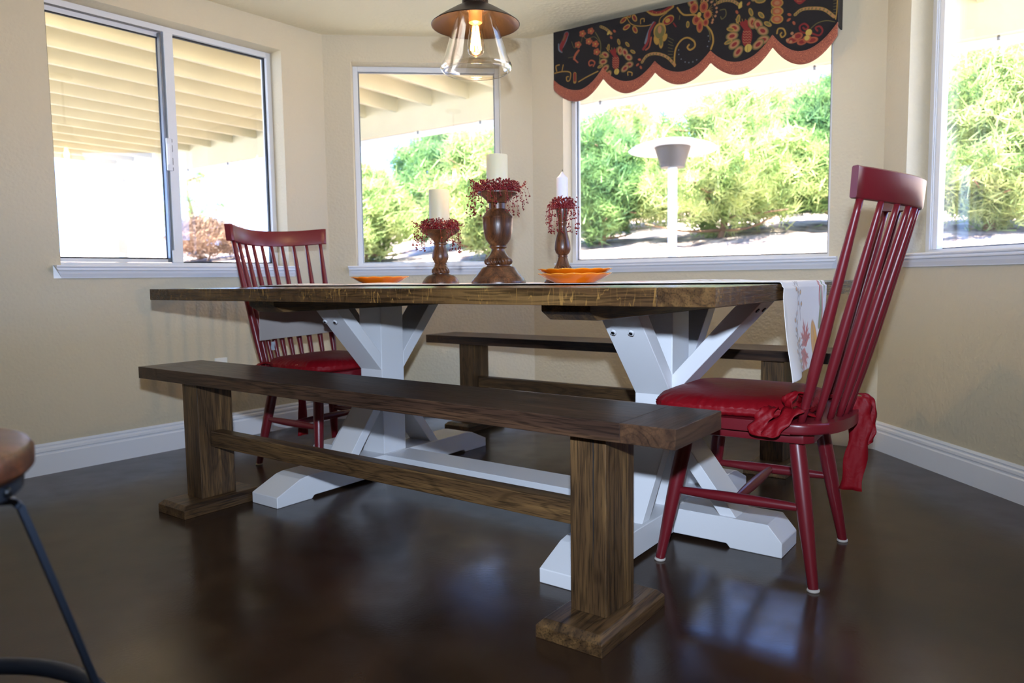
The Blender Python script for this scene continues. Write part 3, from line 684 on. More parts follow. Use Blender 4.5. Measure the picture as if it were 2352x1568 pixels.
ch2 = chair(C2, H2, 'red spindle-back chair at the far left end of the table')

def cushion(pos, heading, label, ties):
    t = empty('seat_cushion', (pos.x, pos.y, .4185), None, -R(heading)); tag(t, label, 'cushion', 'red satin seat cushions')
    # soft pad: rounded-square superellipse, gathered side band with piping
    bm = new(); NA, NR = 160, 12; rows = []
    def outline(a):
        c, s = math.cos(a), math.sin(a); k = (abs(c) ** 4.5 + abs(s) ** 4.5) ** (-1 / 4.5); x, y = .218 * c * k, .205 * s * k
        if y > 0: x *= 1 - .10 * (y / .205)
        return x, y - .028
    lay = [(.0, .002), (.9, .001), (.97, .004), (1.0, .010), (1.012, .015), (1.0, .019), (1.012, .0225), (.995, .027), (.95, .036), (.86, .045), (.7, .051), (.45, .0545), (.2, .0555), (0, .056)]
    for k, z in lay:
        row = []
        for i in range(NA):
            a = 2 * math.pi * i / NA; x, y = outline(a); g = 0
            if .9 < k < 1.02: g = .0034 * math.sin(i * 2.63) + .0024 * noise.noise(Vector((i * .4, z * 90, 0)))
            dz = .0035 * noise.noise(Vector((x * k * 9, y * k * 9, 3))) if z > .03 else 0
            cr = (x * x + (y + .028) ** 2) ** .5
            row.append(bm.verts.new((x * k * (1 + g * 4), (y + .028) * k * (1 + g * 4) - .028, z + dz + (.003 * math.sin(i * 2.1) if .94 < k < 1.0 and z > .02 else 0))))
        rows.append(row)
    for A, B in zip(rows, rows[1:]):
        for i in range(NA):
            try: bm.faces.new((A[i], A[(i + 1) % NA], B[(i + 1) % NA], B[i]))
            except ValueError: pass
    bmesh.ops.remove_doubles(bm, verts=bm.verts, dist=.0004)
    mk('pad', bm, M_SATIN, t, smooth=True)
    for p_, wd, tw in ties:
        P = smooth_path(p_, 7); n = len(P); A, B = [], []
        for i, p in enumerate(P):
            u = i / (n - 1); a = tw[0] + (tw[1] - tw[0]) * u; d = Vector((math.cos(a), math.sin(a), 0)) * wd * .5 * (.75 + .35 * math.sin(i * 1.1) * .3 + .25 * u)
            A.append(p - d); B.append(p + d)
        # five strands wide so that the ribbon can pucker
        W = 5; bm = new(); G = []
        for i in range(n):
            dn = (P[min(i + 1, n - 1)] - P[max(i - 1, 0)]).normalized(); ac = (B[i] - A[i]).normalized(); nr = dn.cross(ac)
            G.append([bm.verts.new(A[i].lerp(B[i], j / W) + nr * .0045 * math.sin(j * 1.9 + i * .7)) for j in range(W + 1)])
        for i in range(n - 1):
            for j in range(W): bm.faces.new((G[i][j], G[i][j + 1], G[i + 1][j + 1], G[i + 1][j]))
        solid(mk('tie_ribbon', bm, M_SATIN, t, smooth=True), .0012)
    return t
cushion(C1, H1, 'red satin cushion with ribbon ties on the right-hand chair', [
    ([(.17, .10, .022), (.225, .10, .035), (.246, .09, .012), (.250, .075, -.02), (.256, .10, -.032), (.250, .128, .0), (.225, .158, .035), (.17, .165, .03)], .05, (1.7, 1.2)),
    ([(.10, .14, .03), (.16, .17, .052), (.20, .16, .075), (.215, .14, .055), (.20, .15, .028), (.14, .19, .012)], .034, (1.9, .6)),
    ([(-.02, .17, .03), (-.05, .24, .035), (-.06, .262, .03), (-.062, .270, -.01), (-.064, .262, -.10), (-.066, .246, -.225)], .056, (2.1, 1.62)),
    ([(-.06, .18, .03), (-.085, .26, .04), (-.09, .284, .02), (-.09, .288, -.04), (-.088, .282, -.085), (-.084, .268, -.10)], .034, (2.2, 1.7)),
])
cushion(C2, H2, 'red satin cushion on the far left chair, partly under the table', [
    ([(.06, .15, .02), (.075, .24, .02), (.078, .275, .0), (.076, .275, -.08), (.074, .27, -.20), (.066, .262, -.345)], .052, (.15, .0)),
    ([(-.15, .12, .02), (-.22, .15, .02), (-.245, .17, -.005), (-.24, .19, -.03)], .05, (1.2, 1.0)),
])

# ------------------------------------------------------------------ foreground stool
t = empty('bar_stool', (-.703, .742, 0)); tag(t, 'round wooden-topped metal stool cut off at the left edge of the picture', 'stool')
bm = new(); lathe(bm, [(0, .578), (.178, .578), (.182, .583), (.1825, .600), (.178, .607), (.170, .610), (0, .611)], 72); mk('seat', bm, M_SEATW, t, autosmooth=35)
bm = new(); lathe(bm, [(0, .556), (.168, .556), (.170, .558), (.172, .577), (0, .577)], 64); bnd = mk('seat_band', bm, M_BLACK, t, autosmooth=35)
for k in range(8):
    a = k * math.pi / 4 + .14; bm = new(); c_ = Vector((.171 * math.cos(a), .171 * math.sin(a), .566)); n_ = Vector((math.cos(a), math.sin(a), 0)); tube(bm, [c_, c_ + n_ * .004], [.0065, .004], 12); mk('rivet', bm, M_BOLT, bnd, smooth=True)
for k in range(4):
    a = R(43 + 90 * k); d = Vector((math.cos(a), math.sin(a), 0))
    P = smooth_path([d * .05 + Vector((0, 0, .535)), d * .145 + Vector((0, 0, .535)), d * .163 + Vector((0, 0, .527)), d * .170 + Vector((0, 0, .510)), d * .206 + Vector((0, 0, .38)), d * .241 + Vector((0, 0, .25)), d * .31 + Vector((0, 0, .0))], 5)
    bm = new(); s_ = Vector((-d.y, d.x, 0)); rg = []
    for i, p in enumerate(P):
        tt = (P[min(i + 1, len(P) - 1)] - P[max(i - 1, 0)]).normalized(); n_ = tt.cross(s_).normalized()
        rg.append([bm.verts.new(p + s_ * a_ + n_ * b_) for a_, b_ in ((-.011, -.004), (.011, -.004), (.011, .004), (-.011, .004))])
    for A, B in zip(rg, rg[1:]):
        for j in range(4): bm.faces.new((A[j], A[(j + 1) % 4], B[(j + 1) % 4], B[j]))
    bm.faces.new(rg[0]); bm.faces.new(rg[-1][::-1])
    for v in bm.verts: v.co.z = max(v.co.z, .0)
    bmesh.ops.bevel(bm, geom=[e for e in bm.edges], offset=.001, segments=1, affect='EDGES'); mk('leg', bm, M_BLACK, t)
bm = new(); tube(bm, [(.241 * math.cos(2 * math.pi * k / 64), .241 * math.sin(2 * math.pi * k / 64), .26) for k in range(65)], .011, 12); mk('foot_ring', bm, M_BLACK, t, smooth=True)
bm = new(); lathe(bm, [(0, .53), (.06, .53), (.06, .557), (0, .557)], 32); mk('swivel_plate', bm, M_BLACK, t)

# ------------------------------------------------------------------ things on the table
def ropef(n, z0, z1, amp):
    return lambda a, r, z: (r + (amp * abs(math.sin(a * n / 2 + (z - z0) * 90)) - amp * .5 if z0 < z < z1 else 0), z)
def scale_prof(pr, k, y0): return [(r / k, (y0 - y) / k) for r, y in pr]
PL = [(0, 1376), (282, 1376), (282, 1362), (278, 1350), (262, 1325), (246, 1308), (240, 1304), (236, 1298), (222, 1280), (200, 1255), (178, 1222), (160, 1208), (128, 1202), (120, 1196), (120, 1188), (136, 1180), (145, 1165), (147, 1150), (142, 1135), (128, 1122), (116, 1112), (96, 1090), (80, 1065), (70, 1040), (70, 1024), (82, 1012), (92, 1004), (92, 993), (82, 986), (84, 980), (100, 965), (128, 925), (146, 860), (153, 780), (155, 716), (160, 708), (162, 698), (156, 690), (140, 672), (120, 640), (96, 622), (90, 616), (90, 560), (104, 553), (108, 540), (128, 515), (160, 488), (196, 468), (210, 460), (212, 448), (206, 442), (190, 442), (150, 446), (0, 446)]
PS = [(0, 1384), (192, 1384), (192, 1374), (186, 1356), (172, 1335), (154, 1312), (132, 1296), (98, 1286), (84, 1282), (84, 1278), (92, 1270), (94, 1255), (90, 1240), (78, 1225), (72, 1214), (64, 1202), (62, 1196), (66, 1190), (60, 1184), (56, 1176), (66, 1160), (80, 1138), (86, 1115), (84, 1085), (74, 1045), (64, 1012), (60, 990), (62, 982), (70, 974), (70, 966), (62, 958), (68, 945), (92, 918), (130, 892), (170, 868), (196, 850), (202, 842), (198, 834), (170, 836), (0, 838)]
PT = [(0, 1376), (192, 1376), (192, 1364), (180, 1342), (158, 1318), (128, 1290), (100, 1272), (80, 1264), (78, 1258), (86, 1248), (92, 1232), (90, 1218), (82, 1206), (72, 1190), (58, 1150), (50, 1118), (46, 1112), (53, 1106), (53, 1098), (46, 1092), (56, 1085), (72, 1065), (82, 1035), (83, 1005), (78, 960), (66, 910), (54, 865), (44, 815), (42, 785), (50, 772), (50, 756), (43, 748), (48, 725), (58, 680), (64, 640), (66, 622), (64, 616), (58, 616), (0, 622)]
def candle_set(kind, l, c, prof, k, y0, rope, z0, label, cr, cz0, cz1, clabel, wl, wr, wn, seed, taper=None):
    P = tpos(l, c, z0); t = empty('candlestick', P); tag(t, label, 'candlestick', 'turned wooden candlesticks')
    pr = scale_prof(prof, k, y0); zr = [(y0 - rope[1]) / k, (y0 - rope[0]) / k]
    body = [p for p in pr if True]; up = [i for i, p in enumerate(pr) if zr[0] <= p[1] <= zr[1]]
    i0, i1 = up[0], up[-1]
    bm = new(); lathe(bm, pr[:i0 + 1], 64); mk('base', bm, M_WAL['z'], t, autosmooth=38)
    fine = []
    for a, b in zip(pr[i0:i1 + 1], pr[i0 + 1:i1 + 1]):
        for j in range(4): fine.append((a[0] + (b[0] - a[0]) * j / 4, a[1] + (b[1] - a[1]) * j / 4))
    fine.append(pr[i1]); amp = .019 if kind == 'L' else .015
    bm = new(); lathe(bm, fine, 160, rf=lambda a, r, z: (r - amp * (.5 - .5 * math.cos(a * (22 if kind == 'L' else 16) + (z - zr[0]) * (160 if kind == 'L' else 220))) ** 2 * .55, z)); mk('rope_ring', bm, M_WAL['z'], t, smooth=True)
    rest = pr[i1:]; cupi = max(range(len(rest)), key=lambda i: rest[i][1] - (0 if rest[i][0] > 0 else 9)) if kind != 'T' else None
    bm = new(); lathe(bm, rest, 64); mk('stem', bm, M_WAL['z'], t, autosmooth=38)
    # the candle
    cz = (y0 - cz0) / k; ch = (cz0 - cz1) / k; r = cr / k
    ct = empty('candle', P + Vector((0, 0, cz))); tag(ct, clabel, 'candle', 'candles on the turned candlesticks')
    bm = new()
    if taper is None: lathe(bm, [(0, 0), (r * .985, 0), (r, .003), (r, ch - .002), (r * .97, ch), (r * .9, ch - .002), (r * .3, ch - .004), (0, ch - .004)], 64)
    else:
        th = (cz1 - taper) / k; lathe(bm, [(0, 0), (r, 0), (r, ch), (r * .9, ch + th * .12), (r * .6, ch + th * .36), (r * .34, ch + th * .62), (r * .17, ch + th * .85), (0, ch + th)], 48)
    mk('wax', bm, M_WAX if taper is None else M_WAXW, ct, autosmooth=40)
    bm = new(); zt = ch - .005 if taper is None else ch + th - .003; tube(bm, [(0, 0, zt), (.001, 0, zt + .008)], .001, 6); mk('wick', bm, M_WICK, ct)
    # berry ring round the candle foot
    rnd = random.Random(seed); wt = empty('berry_ring', P + Vector((0, 0, cz))); tag(wt, wl, 'berry ring', 'red berry rings round the candles')
    bt, bb = new(), new(); core = wr / k
    def berry(p, s):
        b = bmesh.new(); bmesh.ops.create_icosphere(b, subdivisions=1, radius=s)
        for f in b.faces: f.smooth = True
        merge(bb, b, Matrix.Translation(p) @ Matrix.Rotation(rnd.random() * 6, 4, 'X'))
    rim = core
    for i in range(wn):
        a = rnd.uniform(0, 6.283); r0 = r * 1.02; rr = r0 + (rim - r0) * rnd.random() ** .8; zz = .002 + rnd.random() ** 1.4 * (.040 if kind != 'T' else .036) * (1 - .5 * abs((rr - r0) / (rim - r0) - .4))
        berry(Vector((rr * math.cos(a), rr * math.sin(a), zz)), rnd.uniform(.0019, .0037))
    for i in range(wn // 13):      # wiry sprigs, some standing up and some trailing over the rim
        a = rnd.uniform(0, 6.283); d = Vector((math.cos(a), math.sin(a), 0)); st_ = d * rim * rnd.uniform(.7, .95) + Vector((0, 0, .01)); trail = rnd.random() < .6
        e = d * (rim * rnd.uniform(1.1, 1.38)) + Vector((rnd.uniform(-.01, .01), rnd.uniform(-.01, .01), rnd.uniform(-.075, -.01) if trail else rnd.uniform(.015, .04))); mdp = (st_ + e) / 2 + d * .008 + Vector((0, 0, .02 if trail else .0))
        Q = smooth_path([st_, mdp, e], 4); tube(bt, Q, .00045, 4)
        for q_ in Q[2:]:
            if rnd.random() < .75: berry(q_ + Vector((rnd.uniform(-.003, .003), rnd.uniform(-.003, .003), rnd.uniform(-.003, .003))), rnd.uniform(.0014, .0031))
        if trail: 
            for _ in range(3): berry(e + Vector((rnd.uniform(-.004, .004), rnd.uniform(-.004, .004), rnd.uniform(-.006, .002))), rnd.uniform(.0016, .003))
    for i in range(26):
        a = i * 6.283 / 26; r1 = r + (rim - r) * .5; p = [(r1 * math.cos(a + j * .2) + rnd.uniform(-.004, .004), r1 * math.sin(a + j * .2) + rnd.uniform(-.004, .004), .006 + rnd.random() * .02) for j in range(4)]; tube(bt, p, .0006, 4)
    mk('twigs', bt, M_TWIG, wt); o = mk('berries', bb, M_BERRY, wt); tag(o, kind='stuff')
candle_set('L', 1.0, .62, PL, 3049, 1376, (1119, 1189), .7655, 'tallest candlestick, urn-shaped dark wood, in the middle of the runner', 109, 446, 70, 'thick ivory pillar candle on the tallest, middle candlestick', 'red berry ring round the candle on the tallest candlestick', 235, 1150, 3)
candle_set('S', 1.262, .62, PS, 2873, 1384, (1222, 1280), .7655, 'shortest turned wooden candlestick, left of the other two', 105, 838, 425, 'thick ivory pillar candle on the shortest, left candlestick', 'red berry ring round the candle on the shortest candlestick', 205, 1000, 5)
candle_set('T', .742, .62, PT, 3238, 1376, (1203, 1262), .7655, 'slender candlestick on the right, behind the stack of two orange plates', 58, 622, 310, 'slim white pointed candle on the slender right-hand candlestick', 'red berry ring on the slender right-hand candlestick', 112, 620, 9, taper=240)

def plate(l, c, z, rz, label, dia=.222):
    t = empty('orange_plate', tpos(l, c, z), None, rz); tag(t, label, 'plate', 'orange scalloped plates'); r = dia / 2
    pr = [(0, 0), (r * .52, 0), (r * .56, .001), (r * .58, .003), (r * .78, .0125), (r * .92, .021), (r * .985, .0245), (r, .0262), (r * .985, .0275), (r * .93, .0245), (r * .78, .0160), (r * .6, .008), (r * .4, .0065), (0, .0065)]
    def rf(a, rr, zz): 
        k = (rr / r) ** 3; s = abs(math.cos(a * 7)); return rr * (1 - .045 * k * (1 - s ** .6)), zz + .002 * k * s
    bm = new(); lathe(bm, pr, 140, rf=rf); mk('dish', bm, M_ORANGE, t, smooth=True)
    bm = new(); tube(bm, [(rf(a, r, .0265)[0] * math.cos(a), rf(a, r, .0265)[0] * math.sin(a), rf(a, r, .0268)[1]) for a in [2 * math.pi * k / 140 for k in range(141)]], .0009, 6); mk('rim', bm, M_RIM, t, smooth=True)
plate(1.575, .62, .7655, .2, 'single orange scalloped plate left of the candlesticks')
plate(.636, .52, .7655, .1, 'lower orange scalloped plate of the stack of two on the right')
plate(.636, .52, .7795, .35, 'upper orange scalloped plate of the stack of two on the right')

# table runner: printed linen, running the table's length and hanging over both ends
WHT = srgb(214, 206, 200); RW, RLEN = .40, TL + .235 + .215
P_ = Paint(RW, RLEN, .0028, WHT)
RUST, OLV, GRN, YEL, BRN = srgb(178, 66, 48), srgb(128, 116, 60), srgb(112, 128, 60), srgb(206, 146, 50), srgb(92, 56, 40)
def sprig(x, y, s, a0, col=BRN, nb=5):
    rnd = random.Random(int(x * 1000 + y * 777)); dx, dy = math.cos(a0), math.sin(a0); pts = [(x + dx * s * k / 4 + rnd.uniform(-.004, .004), y + dy * s * k / 4 + rnd.uniform(-.004, .004)) for k in range(5)]
    P_.stroke(pts, .003, col)
    for k in range(nb):
        u = .25 + .75 * k / nb; sd = 1 if k % 2 else -1; bx, by = x + dx * s * u, y + dy * s * u; ex, ey = bx + (dx * .6 - dy * sd) * s * .16, by + (dy * .6 + dx * sd) * s * .16
        P_.stroke([(bx, by), (ex, ey)], .0022, col); P_.ell(ex, ey, .0075, .0065, 0, BRN); P_.ell(ex, ey, .0048, .0042, 0, YEL)
def maple(x, y, s, a0, col=RUST):
    for k in (-2, -1, 0, 1, 2):
        a = a0 + k * .72; ln = s * (1 - .16 * abs(k)); P_.stroke([(x, y), (x + math.cos(a) * ln, y + math.sin(a) * ln)], s * .42, col, .02)
        for sd in (-.3, .3): P_.stroke([(x + math.cos(a) * ln * .45, y + math.sin(a) * ln * .45), (x + math.cos(a + sd) * ln * .82, y + math.sin(a + sd) * ln * .82)], s * .16, col, .05)
    for k in (-2, -1, 0, 1, 2):
        a = a0 + k * .72; P_.stroke([(x, y), (x + math.cos(a) * s * .8 * (1 - .16 * abs(k)), y + math.sin(a) * s * .8 * (1 - .16 * abs(k)))], .0014, BRN)
def gourd(x, y, a0, s=.05):
    ang = math.degrees(a0); P_.ell(x, y, s, s * .38, ang, srgb(170, 110, 40)); P_.ell(x, y, s * .94, s * .33, ang, YEL)
    for o in (-.2, 0, .2): P_.stroke([(x - math.cos(a0) * s * .8 - math.sin(a0) * s * o, y - math.sin(a0) * s * .8 + math.cos(a0) * s * o), (x + math.cos(a0) * s * .8, y + math.sin(a0) * s * .8)], .0012, srgb(170, 110, 40))
def blade(pts, wd, col): P_.stroke(pts, wd, col, .15)
def motif(y, fl):   # y = length position of the motif, fl = +-1 hanging direction
    maple(.195, y, .066, math.pi / 2 * fl + .3); maple(.18, y - .03 * fl, .062, -math.pi / 2 * fl - .3); gourd(.262, y - .005 * fl, math.pi / 2 + .12, .058)
    for x0, y0, s, a in ((.16, y - .02 * fl, .10, math.pi - .5), (.16, y, .095, math.pi + .3), (.155, y + .06 * fl, .11, math.pi / 2 * fl + .35), (.10, y + .005 * fl, .08, math.pi / 2 * fl + .2), (.11, y + .09 * fl, .11, math.pi / 2 * fl + .1), (.13, y - .02 * fl, .06, -math.pi / 2 * fl + .3)): sprig(x0, y0, s, a)
    for k, cl in enumerate((OLV, GRN, OLV, RUST)): blade([(.30 + .01 * k, y + .03 * fl), (.32 + .008 * k, y + .08 * fl), (.325 + .004 * k, y + (.12 + .02 * k) * fl)], .014, cl)
    blade([(.335, y + .17 * fl), (.32, y + .13 * fl), (.315, y + .09 * fl)], .014, RUST); blade([(.365, y + .17 * fl), (.36, y + .11 * fl)], .016, GRN)
# y = 0 at the tip of the right-hand drop
motif(.075, 1); motif(RLEN - .09, -1)
rnd = random.Random(4); y = .32
while y < RLEN - .3:
    x = rnd.choice((.06, .13, .22, .31)); k = rnd.random()
    if k < .35: blade([(x, y), (x + rnd.uniform(-.05, .05), y + .05), (x + rnd.uniform(-.05, .05), y + .11)], .022, rnd.choice((OLV, GRN, OLV)))
    elif k < .6: maple(x, y, .05, rnd.uniform(0, 6))
    elif k < .75: gourd(x, y, rnd.uniform(0, 3))
    else: sprig(x, y, .1, rnd.uniform(0, 6))
    y += .042
for x in (.03, .06, .09): blade([(x, 2.02 - .2), (x + .02, 2.09 - .2), (x, 2.17 - .2)], .03, OLV)
def run_pos(i, j):
    x = P_.X[0, i]; y = P_.Y[j, 0]; dr = .235; e = hx_t; wv = noise.noise(Vector((x * 7, y * 5, 0)))
    c = x - RW / 2 - .105
    if y < dr:      # right drop
        d = dr - y; rad = .012; out = .004 + .012 * max(0, wv) + .030 * (d / dr) ** 2 * (1 - x / RW) ; 
        px_ = e + .004 + out + .010 * math.sin(x * 22 + 1) * (d / dr) * .6; z = TZ + .004 - d + .016 * (x / RW)* (d / dr)
        if d < rad: z = TZ + .0045 - (1 - math.cos(d / rad * 1.57)) * rad; px_ = e - rad * .3 + math.sin(d / rad * 1.57) * (rad * .6) + .003
        return Vector((px_, c - .05 * (d / dr) ** 3 * (1 - x / RW) * .6, z))
    if y > dr + TL:  # left drop
        d = y - dr - TL; rad = .012; px_ = -e - .006 - .006 * (1 + math.sin(x * 18)) * (d / .215); z = TZ + .004 - d - .012 * (1 - x / RW) * d / .2
        if d < rad: z = TZ + .0045 - (1 - math.cos(d / rad * 1.57)) * rad; px_ = -e + rad * .3 - math.sin(d / rad * 1.57) * (rad * .6) - .003
        return Vector((px_, c + .05, z))
    u = (y - dr) / TL; wv2 = noise.noise(Vector((x * 5, y * 2.2, 4))); lft = max(0, wv2) * .011 * min(1, (TL - abs(2 * (y - dr) - TL)) * 4)
    flat = 1.0
    for (cy, cc, rr) in ((.262 + 0, .5, 0),): pass
    for l_, c_, r_ in ((1.0, .62, .11), (1.262, .62, .085), (.742, .62, .08), (1.575, .62, .08), (.636, .52, .075)):
        dd = math.hypot((y - dr) - l_, (c + TW / 2) - c_); flat = min(flat, max(0, (dd - r_) / .05))
    edge = min(1, min(x, RW - x) / .02)
    return Vector((e - (y - dr), c + .05 * max(0, u - .2), TZ + .0035 + lft * flat * (.35 + .65 * edge) + .001 * (1 if edge < 1 else 0)))
hx_t = TL / 2
o = gridmesh('table_runner', run_pos, P_.nx, P_.ny, P_.img, M_LINEN); o.location = (TC.x, TC.y, 0); o.rotation_euler = (0, 0, R(90 - TH)); md_ = solid(o, .0012, 1).modifiers[0]; o.data.materials.append(M_LBACK); md_.material_offset = 1
tag(o, 'off-white linen table runner with an autumn leaf and gourd print, draped over both table ends', 'table runner')
bm = new(); P = [(0, 0, 0), (.001, 0, -.012), (-.002, 0, -.024), (.001, 0, -.036)]; ribbon(bm, [(a, -.008, c) for a, b, c in P], [(a, .010, c) for a, b, c in P])
lb = mk('care_label', bm, M_TAG, o, loc=(-hx_t - .016, .505 - TW / 2 + .02, TZ - .232)); solid(lb, .0006)

# ------------------------------------------------------------------ pendant lamp
t = empty('pendant_lamp', (-.1128, 2.687, HC)); tag(t, 'bronze pendant lamp with clear glass shade and a glowing filament bulb above the table', 'pendant lamp'); Z = -HC
bm = new(); lathe(bm, [(0, 0), (.062, 0), (.062, -.012), (.05, -.022), (.012, -.026), (0, -.026)], 40); mk('canopy', bm, M_BRONZE, t, autosmooth=40)
bm = new(); tube(bm, [(0, 0, -.02), (0, 0, 1.80 + Z)], .007, 14); mk('stem', bm, M_BRONZE, t, smooth=True)
bm = new(); lathe(bm, [(0, 1.815 + Z), (.02, 1.812 + Z), (.044, 1.80 + Z), (.0457, 1.79 + Z), (.0457, 1.728 + Z), (0, 1.728 + Z)], 40); mk('socket_cup', bm, M_BRONZE, t, autosmooth=40)
bm = new(); lathe(bm, [(.044, 1.732 + Z), (.05, 1.731 + Z), (.07, 1.721 + Z), (.10, 1.703 + Z), (.135, 1.681 + Z), (.153, 1.668 + Z), (.1555, 1.666 + Z), (.1545, 1.664 + Z), (.152, 1.665 + Z), (.134, 1.678 + Z), (.10, 1.700 + Z), (.07, 1.718 + Z), (.046, 1.727 + Z)], 96); mk('metal_shade', bm, M_BRONZE, t, smooth=True)
bm = new(); lathe(bm, [(0, 1.727 + Z), (.030, 1.727 + Z), (.030, 1.716 + Z), (.0235, 1.714 + Z), (.0235, 1.674 + Z), (.021, 1.672 + Z), (0, 1.672 + Z)], 36); mk('bulb_holder', bm, plain('brass_holder', srgb(120, 84, 50), .4, metal=.7), t, autosmooth=40)
bm = new(); lathe(bm, [(.034, 1.724 + Z), (.056, 1.722 + Z), (.062, 1.715 + Z), (.075, 1.675 + Z), (.094, 1.612 + Z), (.112, 1.556 + Z), (.121, 1.536 + Z), (.125, 1.527 + Z), (.1255, 1.519 + Z), (.122, 1.511 + Z), (.112, 1.505 + Z), (.110, 1.5065 + Z), (.1195, 1.514 + Z), (.122, 1.520 + Z), (.1215, 1.526 + Z), (.118, 1.5355 + Z), (.109, 1.556 + Z), (.091, 1.612 + Z), (.072, 1.675 + Z), (.059, 1.713 + Z), (.054, 1.719 + Z), (.034, 1.721 + Z)], 96)
mk('glass_shade', bm, M_SHADEG, t, smooth=True)
bm = new(); lathe(bm, [(.016, 1.675 + Z), (.018, 1.668 + Z), (.024, 1.640 + Z), (.0295, 1.605 + Z), (.031, 1.590 + Z), (.030, 1.578 + Z), (.025, 1.568 + Z), (.014, 1.562 + Z), (.005, 1.559 + Z), (0, 1.5545 + Z)], 48); b_ = mk('bulb', bm, glassmat('amber_bulb', (1, .84, .56, 1), 1.45, 2.0), t, smooth=True)
bm = new()
for k in range(10):
    a = k * math.pi / 5; d = Vector((math.cos(a), math.sin(a), 0)); d2 = Vector((math.cos(a + .3), math.sin(a + .3), 0)); tube(bm, [d * .009 + Vector((0, 0, 1.660 + Z)), d2 * .019 + Vector((0, 0, 1.582 + Z))], .0014, 5)
mk('filament', bm, M_FILA, b_)
pl = bpy.data.lights.new('bulb_light', 'POINT'); po = bpy.data.objects.new('bulb_light', pl); COL.objects.link(po); pl.energy = 9; pl.color = (1, .80, .56); pl.shadow_soft_size = .014; po.location = (-.1128, 2.687, 1.62)

